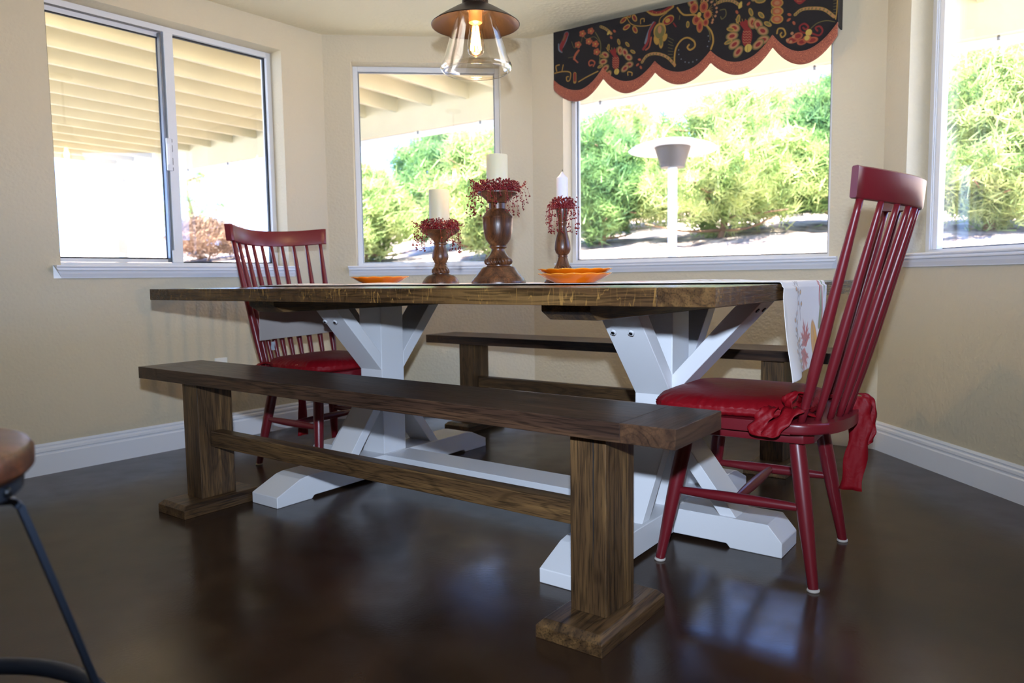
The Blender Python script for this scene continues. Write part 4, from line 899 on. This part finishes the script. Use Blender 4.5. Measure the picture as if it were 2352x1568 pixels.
# ------------------------------------------------------------------ scalloped valance
VAL = json.loads('''[["s","G",8.9,[[861,239],[872,206],[864,163],[835,122],[790,71],[726,55],[693,16]]],["s","G",8.9,[[681,287],[680,244],[688,202],[714,171],[746,165],[778,188],[782,213],[759,224],[745,210],[753,199]]],["d","B",3.8,[[701,214],[702,235],[714,259],[734,276],[753,282],[773,282],[792,276],[848,177],[851,202],[845,224]]],["s","O",3.8,[[835,128],[854,161],[857,197]]],["s","O",2.5,[[674,163],[648,146]]],["s","O",2.5,[[669,176],[648,162]]],["s","O",2.5,[[674,190],[648,178]]],["s","O",2.5,[[669,203],[648,194]]],["s","O",2.5,[[674,217],[648,210]]],["s","O",2.5,[[669,230],[648,226]]],["s","O",2.5,[[675,244],[648,242]]],["s","G",15.3,[[512,240],[539,213],[587,212],[641,237],[681,281]]],["s","T",9.6,[[512,240],[539,213],[587,212],[641,237],[681,281]]],["e","O",[512,240,3.8,5.8,20]],["e","O",[521,231,3.8,5.8,20]],["e","O",[530,222,3.8,5.8,20]],["e","O",[539,213,3.8,5.8,20]],["e","O",[555,213,3.8,5.8,20]],["e","O",[571,213,3.8,5.8,20]],["e","O",[587,212,3.8,5.8,20]],["e","O",[605,220,3.8,5.8,20]],["e","O",[623,229,3.8,5.8,20]],["e","O",[641,237,3.8,5.8,20]],["e","O",[655,251,3.8,5.8,20]],["e","O",[668,266,3.8,5.8,20]],["s","G",15.3,[[1240,159],[1267,143],[1310,146],[1359,161],[1401,200]]],["s","T",9.6,[[1240,159],[1267,143],[1310,146],[1359,161],[1401,200]]],["e","O",[1240,159,3.8,5.8,20]],["e","O",[1249,154,3.8,5.8,20]],["e","O",[1258,148,3.8,5.8,20]],["e","O",[1267,143,3.8,5.8,20]],["e","O",[1282,144,3.8,5.8,20]],["e","O",[1296,145,3.8,5.8,20]],["e","O",[1310,146,3.8,5.8,20]],["e","O",[1326,151,3.8,5.8,20]],["e","O",[1342,156,3.8,5.8,20]],["e","O",[1359,161,3.8,5.8,20]],["e","O",[1373,174,3.8,5.8,20]],["e","O",[1387,187,3.8,5.8,20]],["s","G",15.3,[[890,36],[926,32],[963,43],[999,73]]],["s","T",9.6,[[890,36],[926,32],[963,43],[999,73]]],["e","O",[890,36,3.8,5.8,20]],["e","O",[902,35,3.8,5.8,20]],["e","O",[914,33,3.8,5.8,20]],["e","O",[926,32,3.8,5.8,20]],["e","O",[938,35,3.8,5.8,20]],["e","O",[950,39,3.8,5.8,20]],["e","O",[963,43,3.8,5.8,20]],["e","O",[975,53,3.8,5.8,20]],["e","O",[987,63,3.8,5.8,20]],["s","G",15.3,[[282,24],[312,42],[341,70]]],["s","T",9.6,[[282,24],[312,42],[341,70]]],["e","O",[282,24,3.8,5.8,20]],["e","O",[292,30,3.8,5.8,20]],["e","O",[302,36,3.8,5.8,20]],["e","O",[312,42,3.8,5.8,20]],["e","O",[321,52,3.8,5.8,20]],["e","O",[331,61,3.8,5.8,20]],["e","O",[307,169,25.5,17.0,30]],["e","T",[307,169,20.4,13.3,30]],["e","R",[307,169,11.5,6.8,30]],["e","O",[296,201,25.5,17.0,0]],["e","T",[296,201,20.4,13.3,0]],["e","R",[296,201,11.5,6.8,0]],["e","O",[307,236,25.5,17.0,-30]],["e","T",[307,236,20.4,13.3,-30]],["e","R",[307,236,11.5,6.8,-30]],["e","O",[324,270,25.5,17.0,-50]],["e","T",[324,270,20.4,13.3,-50]],["e","R",[324,270,11.5,6.8,-50]],["e","O",[390,162,25.5,17.0,75]],["e","T",[390,162,20.4,13.3,75]],["e","R",[390,162,11.5,6.8,75]],["e","O",[417,176,25.5,17.0,60]],["e","T",[417,176,20.4,13.3,60]],["e","R",[417,176,11.5,6.8,60]],["e","O",[438,203,25.5,17.0,35]],["e","T",[438,203,20.4,13.3,35]],["e","R",[438,203,11.5,6.8,35]],["e","O",[441,240,25.5,17.0,0]],["e","T",[441,240,20.4,13.3,0]],["e","R",[441,240,11.5,6.8,0]],["e","O",[417,254,25.5,17.0,-30]],["e","T",[417,254,20.4,13.3,-30]],["e","R",[417,254,11.5,6.8,-30]],["s","G",2.5,[[330,160],[312,134]]],["s","G",2.5,[[340,162],[327,137]]],["s","G",2.5,[[350,164],[343,140]]],["s","G",2.5,[[359,166],[358,142]]],["s","G",2.5,[[369,167],[373,145]]],["s","G",2.5,[[378,169],[388,148]]],["s","G",2.5,[[388,171],[403,150]]],["s","R",18.2,[[362,184],[342,156]]],["s","R",18.2,[[362,184],[359,153]]],["e","R",[366,215,20.7,37.7,0]],["s","T",2.5,[[348,188],[355,196],[362,191],[369,198],[376,193],[383,201]]],["s","T",2.5,[[348,199],[355,207],[362,202],[369,209],[376,204],[383,212]]],["s","T",2.5,[[348,210],[355,218],[362,213],[369,220],[376,215],[383,223]]],["s","T",2.5,[[348,221],[355,229],[362,224],[369,231],[376,226],[383,233]]],["s","T",2.5,[[348,232],[355,240],[362,235],[369,242],[376,237],[383,244]]],["e","Y",[371,262,14.6,15.8,0]],["s","O",2.5,[[369,252],[367,276]]],["e","G",[383,118,17.0,7.9,70]],["e","O",[383,118,11.9,4.7,70]],["e","G",[431,139,17.0,7.9,50]],["e","O",[431,139,11.9,4.7,50]],["e","G",[289,172,17.0,7.9,20]],["e","O",[289,172,11.9,4.7,20]],["e","G",[279,222,17.0,7.9,-15]],["e","O",[279,222,11.9,4.7,-15]],["e","G",[325,135,17.0,7.9,100]],["e","O",[325,135,11.9,4.7,100]],["e","G",[461,180,17.0,7.9,35]],["e","O",[461,180,11.9,4.7,35]],["e","O",[970,163,30.9,20.6,30]],["e","T",[970,163,24.7,16.1,30]],["e","R",[970,163,13.9,8.2,30]],["e","O",[960,198,30.9,20.6,0]],["e","T",[960,198,24.7,16.1,0]],["e","R",[960,198,13.9,8.2,0]],["e","O",[971,237,30.9,20.6,-30]],["e","T",[971,237,24.7,16.1,-30]],["e","R",[971,237,13.9,8.2,-30]],["e","O",[989,273,30.9,20.6,-50]],["e","T",[989,273,24.7,16.1,-50]],["e","R",[989,273,13.9,8.2,-50]],["e","O",[1052,156,30.9,20.6,75]],["e","T",[1052,156,24.7,16.1,75]],["e","R",[1052,156,13.9,8.2,75]],["e","O",[1079,171,30.9,20.6,60]],["e","T",[1079,171,24.7,16.1,60]],["e","R",[1079,171,13.9,8.2,60]],["e","O",[1100,201,30.9,20.6,35]],["e","T",[1100,201,24.7,16.1,35]],["e","R",[1100,201,13.9,8.2,35]],["e","O",[1103,241,30.9,20.6,0]],["e","T",[1103,241,24.7,16.1,0]],["e","R",[1103,241,13.9,8.2,0]],["e","O",[1080,257,30.9,20.6,-30]],["e","T",[1080,257,24.7,16.1,-30]],["e","R",[1080,257,13.9,8.2,-30]],["s","G",2.5,[[993,154],[975,125]]],["s","G",2.5,[[1003,156],[990,128]]],["s","G",2.5,[[1012,158],[1005,131]]],["s","G",2.5,[[1022,160],[1020,134]]],["s","G",2.5,[[1031,162],[1035,137]]],["s","G",2.5,[[1041,164],[1050,140]]],["s","G",2.5,[[1050,165],[1065,143]]],["s","R",22.0,[[1026,180],[1005,150]]],["s","R",22.0,[[1026,180],[1022,147]]],["e","R",[1029,214,25.0,45.6,0]],["s","T",2.5,[[1011,185],[1018,192],[1025,188],[1032,195],[1038,190],[1045,198]]],["s","T",2.5,[[1011,197],[1018,204],[1025,200],[1032,207],[1039,202],[1045,209]]],["s","T",2.5,[[1012,209],[1018,216],[1025,212],[1032,219],[1039,214],[1046,221]]],["s","T",2.5,[[1012,221],[1019,228],[1025,224],[1032,231],[1039,226],[1046,233]]],["s","T",2.5,[[1012,233],[1019,240],[1026,236],[1032,243],[1039,238],[1046,245]]],["e","Y",[1035,265,17.7,19.1,0]],["s","O",2.5,[[1033,255],[1032,281]]],["e","G",[1045,108,20.6,9.6,70]],["e","O",[1045,108,14.4,5.7,70]],["e","G",[1092,131,20.6,9.6,50]],["e","O",[1092,131,14.4,5.7,50]],["e","G",[953,167,20.6,9.6,20]],["e","O",[953,167,14.4,5.7,20]],["e","G",[943,222,20.6,9.6,-15]],["e","O",[943,222,14.4,5.7,-15]],["e","G",[987,127,20.6,9.6,100]],["e","O",[987,127,14.4,5.7,100]],["e","G",[1122,176,20.6,9.6,35]],["e","O",[1122,176,14.4,5.7,35]],["s","B",33.1,[[80,24],[68,52],[52,76]]],["s","R",28.0,[[80,24],[64,55],[44,88]]],["s","B",8.9,[[32,66],[34,96],[51,110]]],["s","R",7.6,[[44,88],[51,106]]],["s","O",7.6,[[72,30],[60,51]]],["s","O",3.2,[[111,67],[130,103],[169,77],[177,46],[199,70],[245,68],[274,96]]],["s","O",3.2,[[153,120],[137,144],[91,146]]],["e","U",[162,92,9.0,7.7,0]],["e","U",[153,101,9.0,7.7,0]],["e","U",[139,94,9.0,7.7,0]],["e","U",[139,82,9.0,7.7,0]],["e","U",[153,81,9.0,7.7,0]],["e","Y",[149,90,4.5,4.5,0]],["e","U",[238,38,9.0,7.7,0]],["e","U",[230,46,9.0,7.7,0]],["e","U",[216,40,9.0,7.7,0]],["e","U",[216,28,9.0,7.7,0]],["e","U",[230,27,9.0,7.7,0]],["e","Y",[226,36,4.5,4.5,0]],["e","U",[264,108,9.0,7.7,0]],["e","U",[256,116,9.0,7.7,0]],["e","U",[242,110,9.0,7.7,0]],["e","U",[242,98,9.0,7.7,0]],["e","U",[256,96,9.0,7.7,0]],["e","Y",[252,105,4.5,4.5,0]],["e","U",[271,148,9.0,7.7,0]],["e","U",[263,156,9.0,7.7,0]],["e","U",[250,150,9.0,7.7,0]],["e","U",[250,138,9.0,7.7,0]],["e","U",[263,136,9.0,7.7,0]],["e","Y",[259,146,4.5,4.5,0]],["e","U",[227,88,9.0,7.7,0]],["e","U",[218,96,9.0,7.7,0]],["e","U",[205,90,9.0,7.7,0]],["e","U",[205,78,9.0,7.7,0]],["e","U",[218,76,9.0,7.7,0]],["e","Y",[214,86,4.5,4.5,0]],["e","U",[189,42,9.0,7.7,0]],["e","U",[180,50,9.0,7.7,0]],["e","U",[167,44,9.0,7.7,0]],["e","U",[167,31,9.0,7.7,0]],["e","U",[180,30,9.0,7.7,0]],["e","Y",[177,39,4.5,4.5,0]],["s","U",14.0,[[153,120],[134,137],[126,158]]],["s","U",8.9,[[130,162],[147,179]]],["s","U",8.9,[[240,214],[248,196],[229,183],[214,190],[218,207],[233,206]]],["s","G",6.4,[[6,212],[58,211],[102,224],[98,260],[82,264],[78,244],[90,242]]],["s","G",6.4,[[19,204],[15,177],[35,173]]],["s","G",5.1,[[51,206],[59,177]]],["s","G",21.7,[[129,235],[129,275]]],["s","R",15.3,[[129,235],[129,268]]],["s","G",6.4,[[152,279],[198,263],[266,244]]],["s","O",5.1,[[274,206],[282,111],[252,47]]],["s","G",6.4,[[434,290],[434,274],[456,281],[456,294]]],["s","G",4.5,[[427,5],[448,40],[484,60],[539,70],[573,65]]],["s","G",5.1,[[504,54],[504,33],[522,33],[522,48]]],["e","G",[409,17,21.8,12.2,-30]],["e","R",[409,17,15.4,7.0,-30]],["e","G",[470,19,21.8,12.2,60]],["e","R",[470,19,15.4,7.0,60]],["e","G",[473,76,21.8,12.2,60]],["e","R",[473,76,15.4,7.0,60]],["e","G",[427,55,21.8,12.2,-20]],["e","R",[427,55,15.4,7.0,-20]],["e","G",[438,-6,21.8,12.2,70]],["e","R",[438,-6,15.4,7.0,70]],["s","G",21.7,[[539,-5],[573,20],[620,24],[667,4]]],["s","R",14.0,[[546,-4],[580,16],[620,18],[660,3]]],["d","Y",1.9,[[566,11],[587,18],[607,21],[627,19]]],["s","G",3.8,[[600,76],[607,47],[640,29]]],["s","B",19.1,[[573,65],[549,103],[532,150]]],["s","R",15.3,[[577,65],[553,98],[543,145],[519,178]]],["s","U",8.9,[[560,130],[550,172],[532,184]]],["e","G",[604,107,33.3,39.7,0]],["e","G",[587,147,14.1,25.6,-15]],["e","G",[611,167,11.5,25.6,0]],["e","G",[631,143,11.5,19.2,25]],["e","O",[604,111,26.9,33.3,0]],["e","O",[611,158,9.0,23.0,0]],["e","T",[604,101,10.2,19.2,0]],["e","G",[647,64,32.0,21.8,-20]],["e","R",[648,66,26.9,17.3,-20]],["e","G",[644,66,12.8,10.9,0]],["s","R",7.6,[[674,84],[686,102]]],["e","G",[777,36,21.8,25.6,0]],["e","U",[777,36,19.1,22.5,0]],["e","R",[777,36,9.8,12.8,0]],["e","G",[825,40,21.8,28.2,0]],["e","U",[825,40,19.1,24.8,0]],["e","R",[825,40,9.8,14.1,0]],["e","G",[844,79,20.5,21.8,0]],["e","U",[844,79,18.0,19.1,0]],["e","R",[844,79,9.2,10.9,0]],["e","G",[790,92,21.8,24.3,0]],["e","U",[790,92,19.1,21.4,0]],["e","R",[790,92,9.8,12.2,0]],["e","G",[806,125,16.6,29.4,0]],["e","U",[806,125,14.6,25.9,0]],["e","R",[806,125,7.5,14.7,0]],["e","G",[835,113,15.4,17.9,0]],["e","U",[835,113,13.5,15.8,0]],["e","R",[835,113,6.9,9.0,0]],["e","Y",[803,71,10.2,12.8,0]],["s","O",3.8,[[706,55],[703,72]]],["e","G",[746,104,9.0,16.6,0]],["e","O",[746,104,6.3,10.0,0]],["d","T",7.0,[[824,10],[843,15],[862,26],[878,41],[886,58],[887,76],[881,93],[869,108],[866,119]]],["s","G",1.3,[[847,59],[865,37]]],["s","G",1.3,[[847,59],[866,50]]],["s","G",1.3,[[847,59],[868,63]]],["s","G",1.3,[[847,59],[869,76]]],["s","G",1.3,[[847,59],[871,89]]],["s","G",1.3,[[847,59],[872,103]]],["s","O",4.5,[[902,71],[927,73],[930,100],[912,113],[906,101]]],["e","G",[1161,93,29.4,20.5,20]],["e","U",[1161,93,24.3,16.0,20]],["e","T",[1161,93,12.8,9.0,20]],["e","G",[1162,129,29.4,20.5,20]],["e","U",[1162,129,24.3,16.0,20]],["e","T",[1162,129,12.8,9.0,20]],["e","G",[1162,163,29.4,20.5,20]],["e","U",[1162,163,24.3,16.0,20]],["e","T",[1162,163,12.8,9.0,20]],["s","O",4.5,[[1139,102],[1142,137],[1123,178]]],["e","G",[1087,66,25.6,12.8,10]],["e","O",[1087,66,19.2,7.7,10]],["s","G",7.6,[[1163,225],[1169,206],[1191,211],[1200,235],[1186,246],[1178,233],[1183,226]]],["s","R",8.3,[[1291,249],[1266,236],[1260,213],[1279,205],[1296,222],[1285,231],[1274,221]]],["s","R",8.3,[[1307,249],[1340,266],[1355,250],[1344,229],[1326,231],[1334,246]]],["s","O",3.8,[[1307,230],[1333,213],[1370,210],[1404,222]]],["e","Y",[1298,246,14.1,15.4,0]],["e","U",[1231,266,28.2,15.4,0]],["e","R",[1231,266,16.9,9.2,0]],["e","U",[1253,253,21.8,16.6,0]],["e","R",[1253,253,13.1,10.0,0]],["e","U",[1270,281,21.8,14.1,0]],["e","R",[1270,281,13.1,8.4,0]],["e","U",[1313,281,25.6,14.1,0]],["e","R",[1313,281,15.4,8.4,0]],["e","U",[1291,271,19.2,15.4,0]],["e","R",[1291,271,11.5,9.2,0]],["e","Y",[1291,268,11.5,11.5,0]],["d","T",8.3,[[1228,237],[1234,252],[1209,262],[1223,272]]],["s","R",14.0,[[1239,95],[1258,113],[1277,103]]],["s","U",6.4,[[1247,103],[1264,106]]],["e","U",[1215,154,9.6,5.8,30]],["e","U",[1213,176,9.6,5.8,-30]],["e","U",[1235,194,9.6,5.8,60]],["e","U",[1034,69,9.6,5.8,-40]],["e","U",[981,95,9.6,5.8,60]],["e","U",[498,225,9.6,5.8,20]],["e","U",[487,248,9.6,5.8,-30]],["e","U",[505,264,9.6,5.8,60]],["e","U",[359,61,9.6,5.8,40]],["e","U",[341,89,9.6,5.8,60]],["s","O",2.5,[[1397,134],[1411,132]]],["s","O",2.5,[[1398,146],[1411,145]]],["s","O",2.5,[[1398,158],[1412,158]]],["s","O",2.5,[[1398,170],[1412,171]]],["s","O",2.5,[[1398,182],[1412,184]]],["s","G",5.1,[[1413,127],[1412,175],[1407,211]]],["e","Y",[326,64,6.4,11.5,40]],["e","Y",[996,67,7.7,16.6,20]]]''')
VW, VH = 1.417, .345
PV = Paint(VW, VH, .0022, srgb(24, 20, 22))
CL = {'G': srgb(158, 122, 54), 'O': srgb(104, 96, 52), 'R': srgb(122, 34, 34), 'U': srgb(152, 78, 50), 'T': srgb(158, 112, 78), 'B': srgb(104, 114, 124), 'Y': srgb(176, 150, 72)}
CL = {k: tuple(c * .72 for c in v[:3]) for k, v in CL.items()}
rep_ = []          # the print repeats upwards, beyond the part seen from the front
for e_ in VAL:
    ps = e_[3] if e_[0] != 'e' else [e_[2][:2]]
    for ox, oy in ((-330, -190), (330, -190), (760, -190)):
        if all(p[0] + ox > 760 and -20 < p[1] + oy < (p[0] + ox - 760) * .13 + 12 for p in ps):
            rep_.append([e_[0], e_[1], e_[2], [[p[0] + ox, p[1] + oy] for p in ps]] if e_[0] != 'e' else [e_[0], e_[1], [e_[2][0] + ox, e_[2][1] + oy] + e_[2][2:]])
for e_ in rep_ + VAL:
    if e_[0] == 's': PV.stroke([(a / 1000, b / 1000) for a, b in e_[3]], e_[2] * .00085, CL[e_[1]])
    elif e_[0] == 'd':
        for a, b in e_[3]: PV.ell(a / 1000, b / 1000, e_[2] * .0008, e_[2] * .0008, 0, CL[e_[1]])
    else: x, y, a, b, an = e_[2]; PV.ell(x / 1000, y / 1000, a * .00095, b * .00095, an, CL[e_[1]])
# cusps and bellies of the lower hem: (s, z)
CUS = [(0, 1.778), (.293, 1.795), (.578, 1.780), (.858, 1.780), (1.143, 1.799), (1.416, 1.800)]; BEL = [1.703] * 5; VT = 2.080; BAND = .062
def hem(s):
    for (a, za), (b, zb), zl in zip(CUS, CUS[1:], BEL):
        if s <= b or b == CUS[-1][0]:
            u = min(1, max(0, (s - a) / (b - a))); k = abs(2 * u - 1); zc = za if u < .5 else zb; return zl + (zc - zl) * k ** 2.0
tv = empty('window_valance', p12 + dirv(H_3) * .206 + Vector((0, 0, VT)), H_3); tag(tv, 'black floral valance with scalloped rust border above the right-hand picture window', 'valance')
def vpos(i, j):
    s = PV.X[0, i]; f = PV.Y[j, 0] / VH; zb = hem(s) + BAND - .006; zt = VT; yv = PV.Y[j, 0]
    z = max(zt - yv, zb)
    return Vector((s, -.1 + .0015 * math.sin(s * 20), z - VT))
# trim pattern rows below the hem collapse onto it; remove them
o = gridmesh('floral_panel', vpos, PV.nx, PV.ny, PV.img, M_VAL, tv)
b = bmesh.new(); b.from_mesh(o.data); bmesh.ops.dissolve_degenerate(b, dist=1e-5, edges=b.edges); b.to_mesh(o.data); b.free(); solid(o, .006, -1)
bm = new(); n = 260; rg = []
for i in range(n + 1):
    s = CUS[-1][0] * i / n; z0 = hem(s); sl_ = 1
    prof = [(-.100, BAND), (-.104, BAND - .001), (-.1085, BAND * .82), (-.110, BAND * .5), (-.1085, BAND * .2), (-.104, .001), (-.100, 0), (-.096, .004), (-.094, BAND * .5), (-.096, BAND - .004)]
    rg.append([bm.verts.new((s, y + .0, z0 + dz - VT)) for y, dz in prof])
for A, B in zip(rg, rg[1:]):
    for k in range(len(A)): bm.faces.new((A[k], A[(k + 1) % len(A)], B[(k + 1) % len(A)], B[k]))
bm.faces.new(rg[0]); bm.faces.new(rg[-1][::-1])
mR, nt, bR = mat('rust_border'); sett(bR, Roughness=.85, Sheen_Weight=.2)
tcn = nd(nt, 'ShaderNodeTexCoord'); vo = nd(nt, 'ShaderNodeTexVoronoi'); vo.inputs['Scale'].default_value = 62; vo.feature = 'F1'
si = nd(nt, 'ShaderNodeMath', operation='MULTIPLY'); si.inputs[1].default_value = 22; sn = nd(nt, 'ShaderNodeMath', operation='SINE'); rr = nd(nt, 'ShaderNodeValToRGB')
nt.links.new(tcn.outputs['Object'], vo.inputs['Vector']); nt.links.new(vo.outputs['Distance'], si.inputs[0]); nt.links.new(si.outputs[0], sn.inputs[0]); nt.links.new(sn.outputs[0], rr.inputs[0])
rr.color_ramp.elements[0].position = .55; rr.color_ramp.elements[0].color = srgb(128, 62, 44); rr.color_ramp.elements[1].position = .85; rr.color_ramp.elements[1].color = srgb(160, 92, 62); nt.links.new(rr.outputs[0], bR.inputs['Base Color'])
mk('scalloped_border', bm, mR, tv, smooth=True)
bm = new()
for s in (0.001, CUS[-1][0] - .007): box(bm, s, s + .006, -.0995, 0, 1.85 - VT, VT - .001 - VT)
box(bm, .006, CUS[-1][0] - .006, -.094, 0, -.006, -.0005); mk('return_board', bm, plain('valance_black', srgb(24, 20, 22), .85), tv)
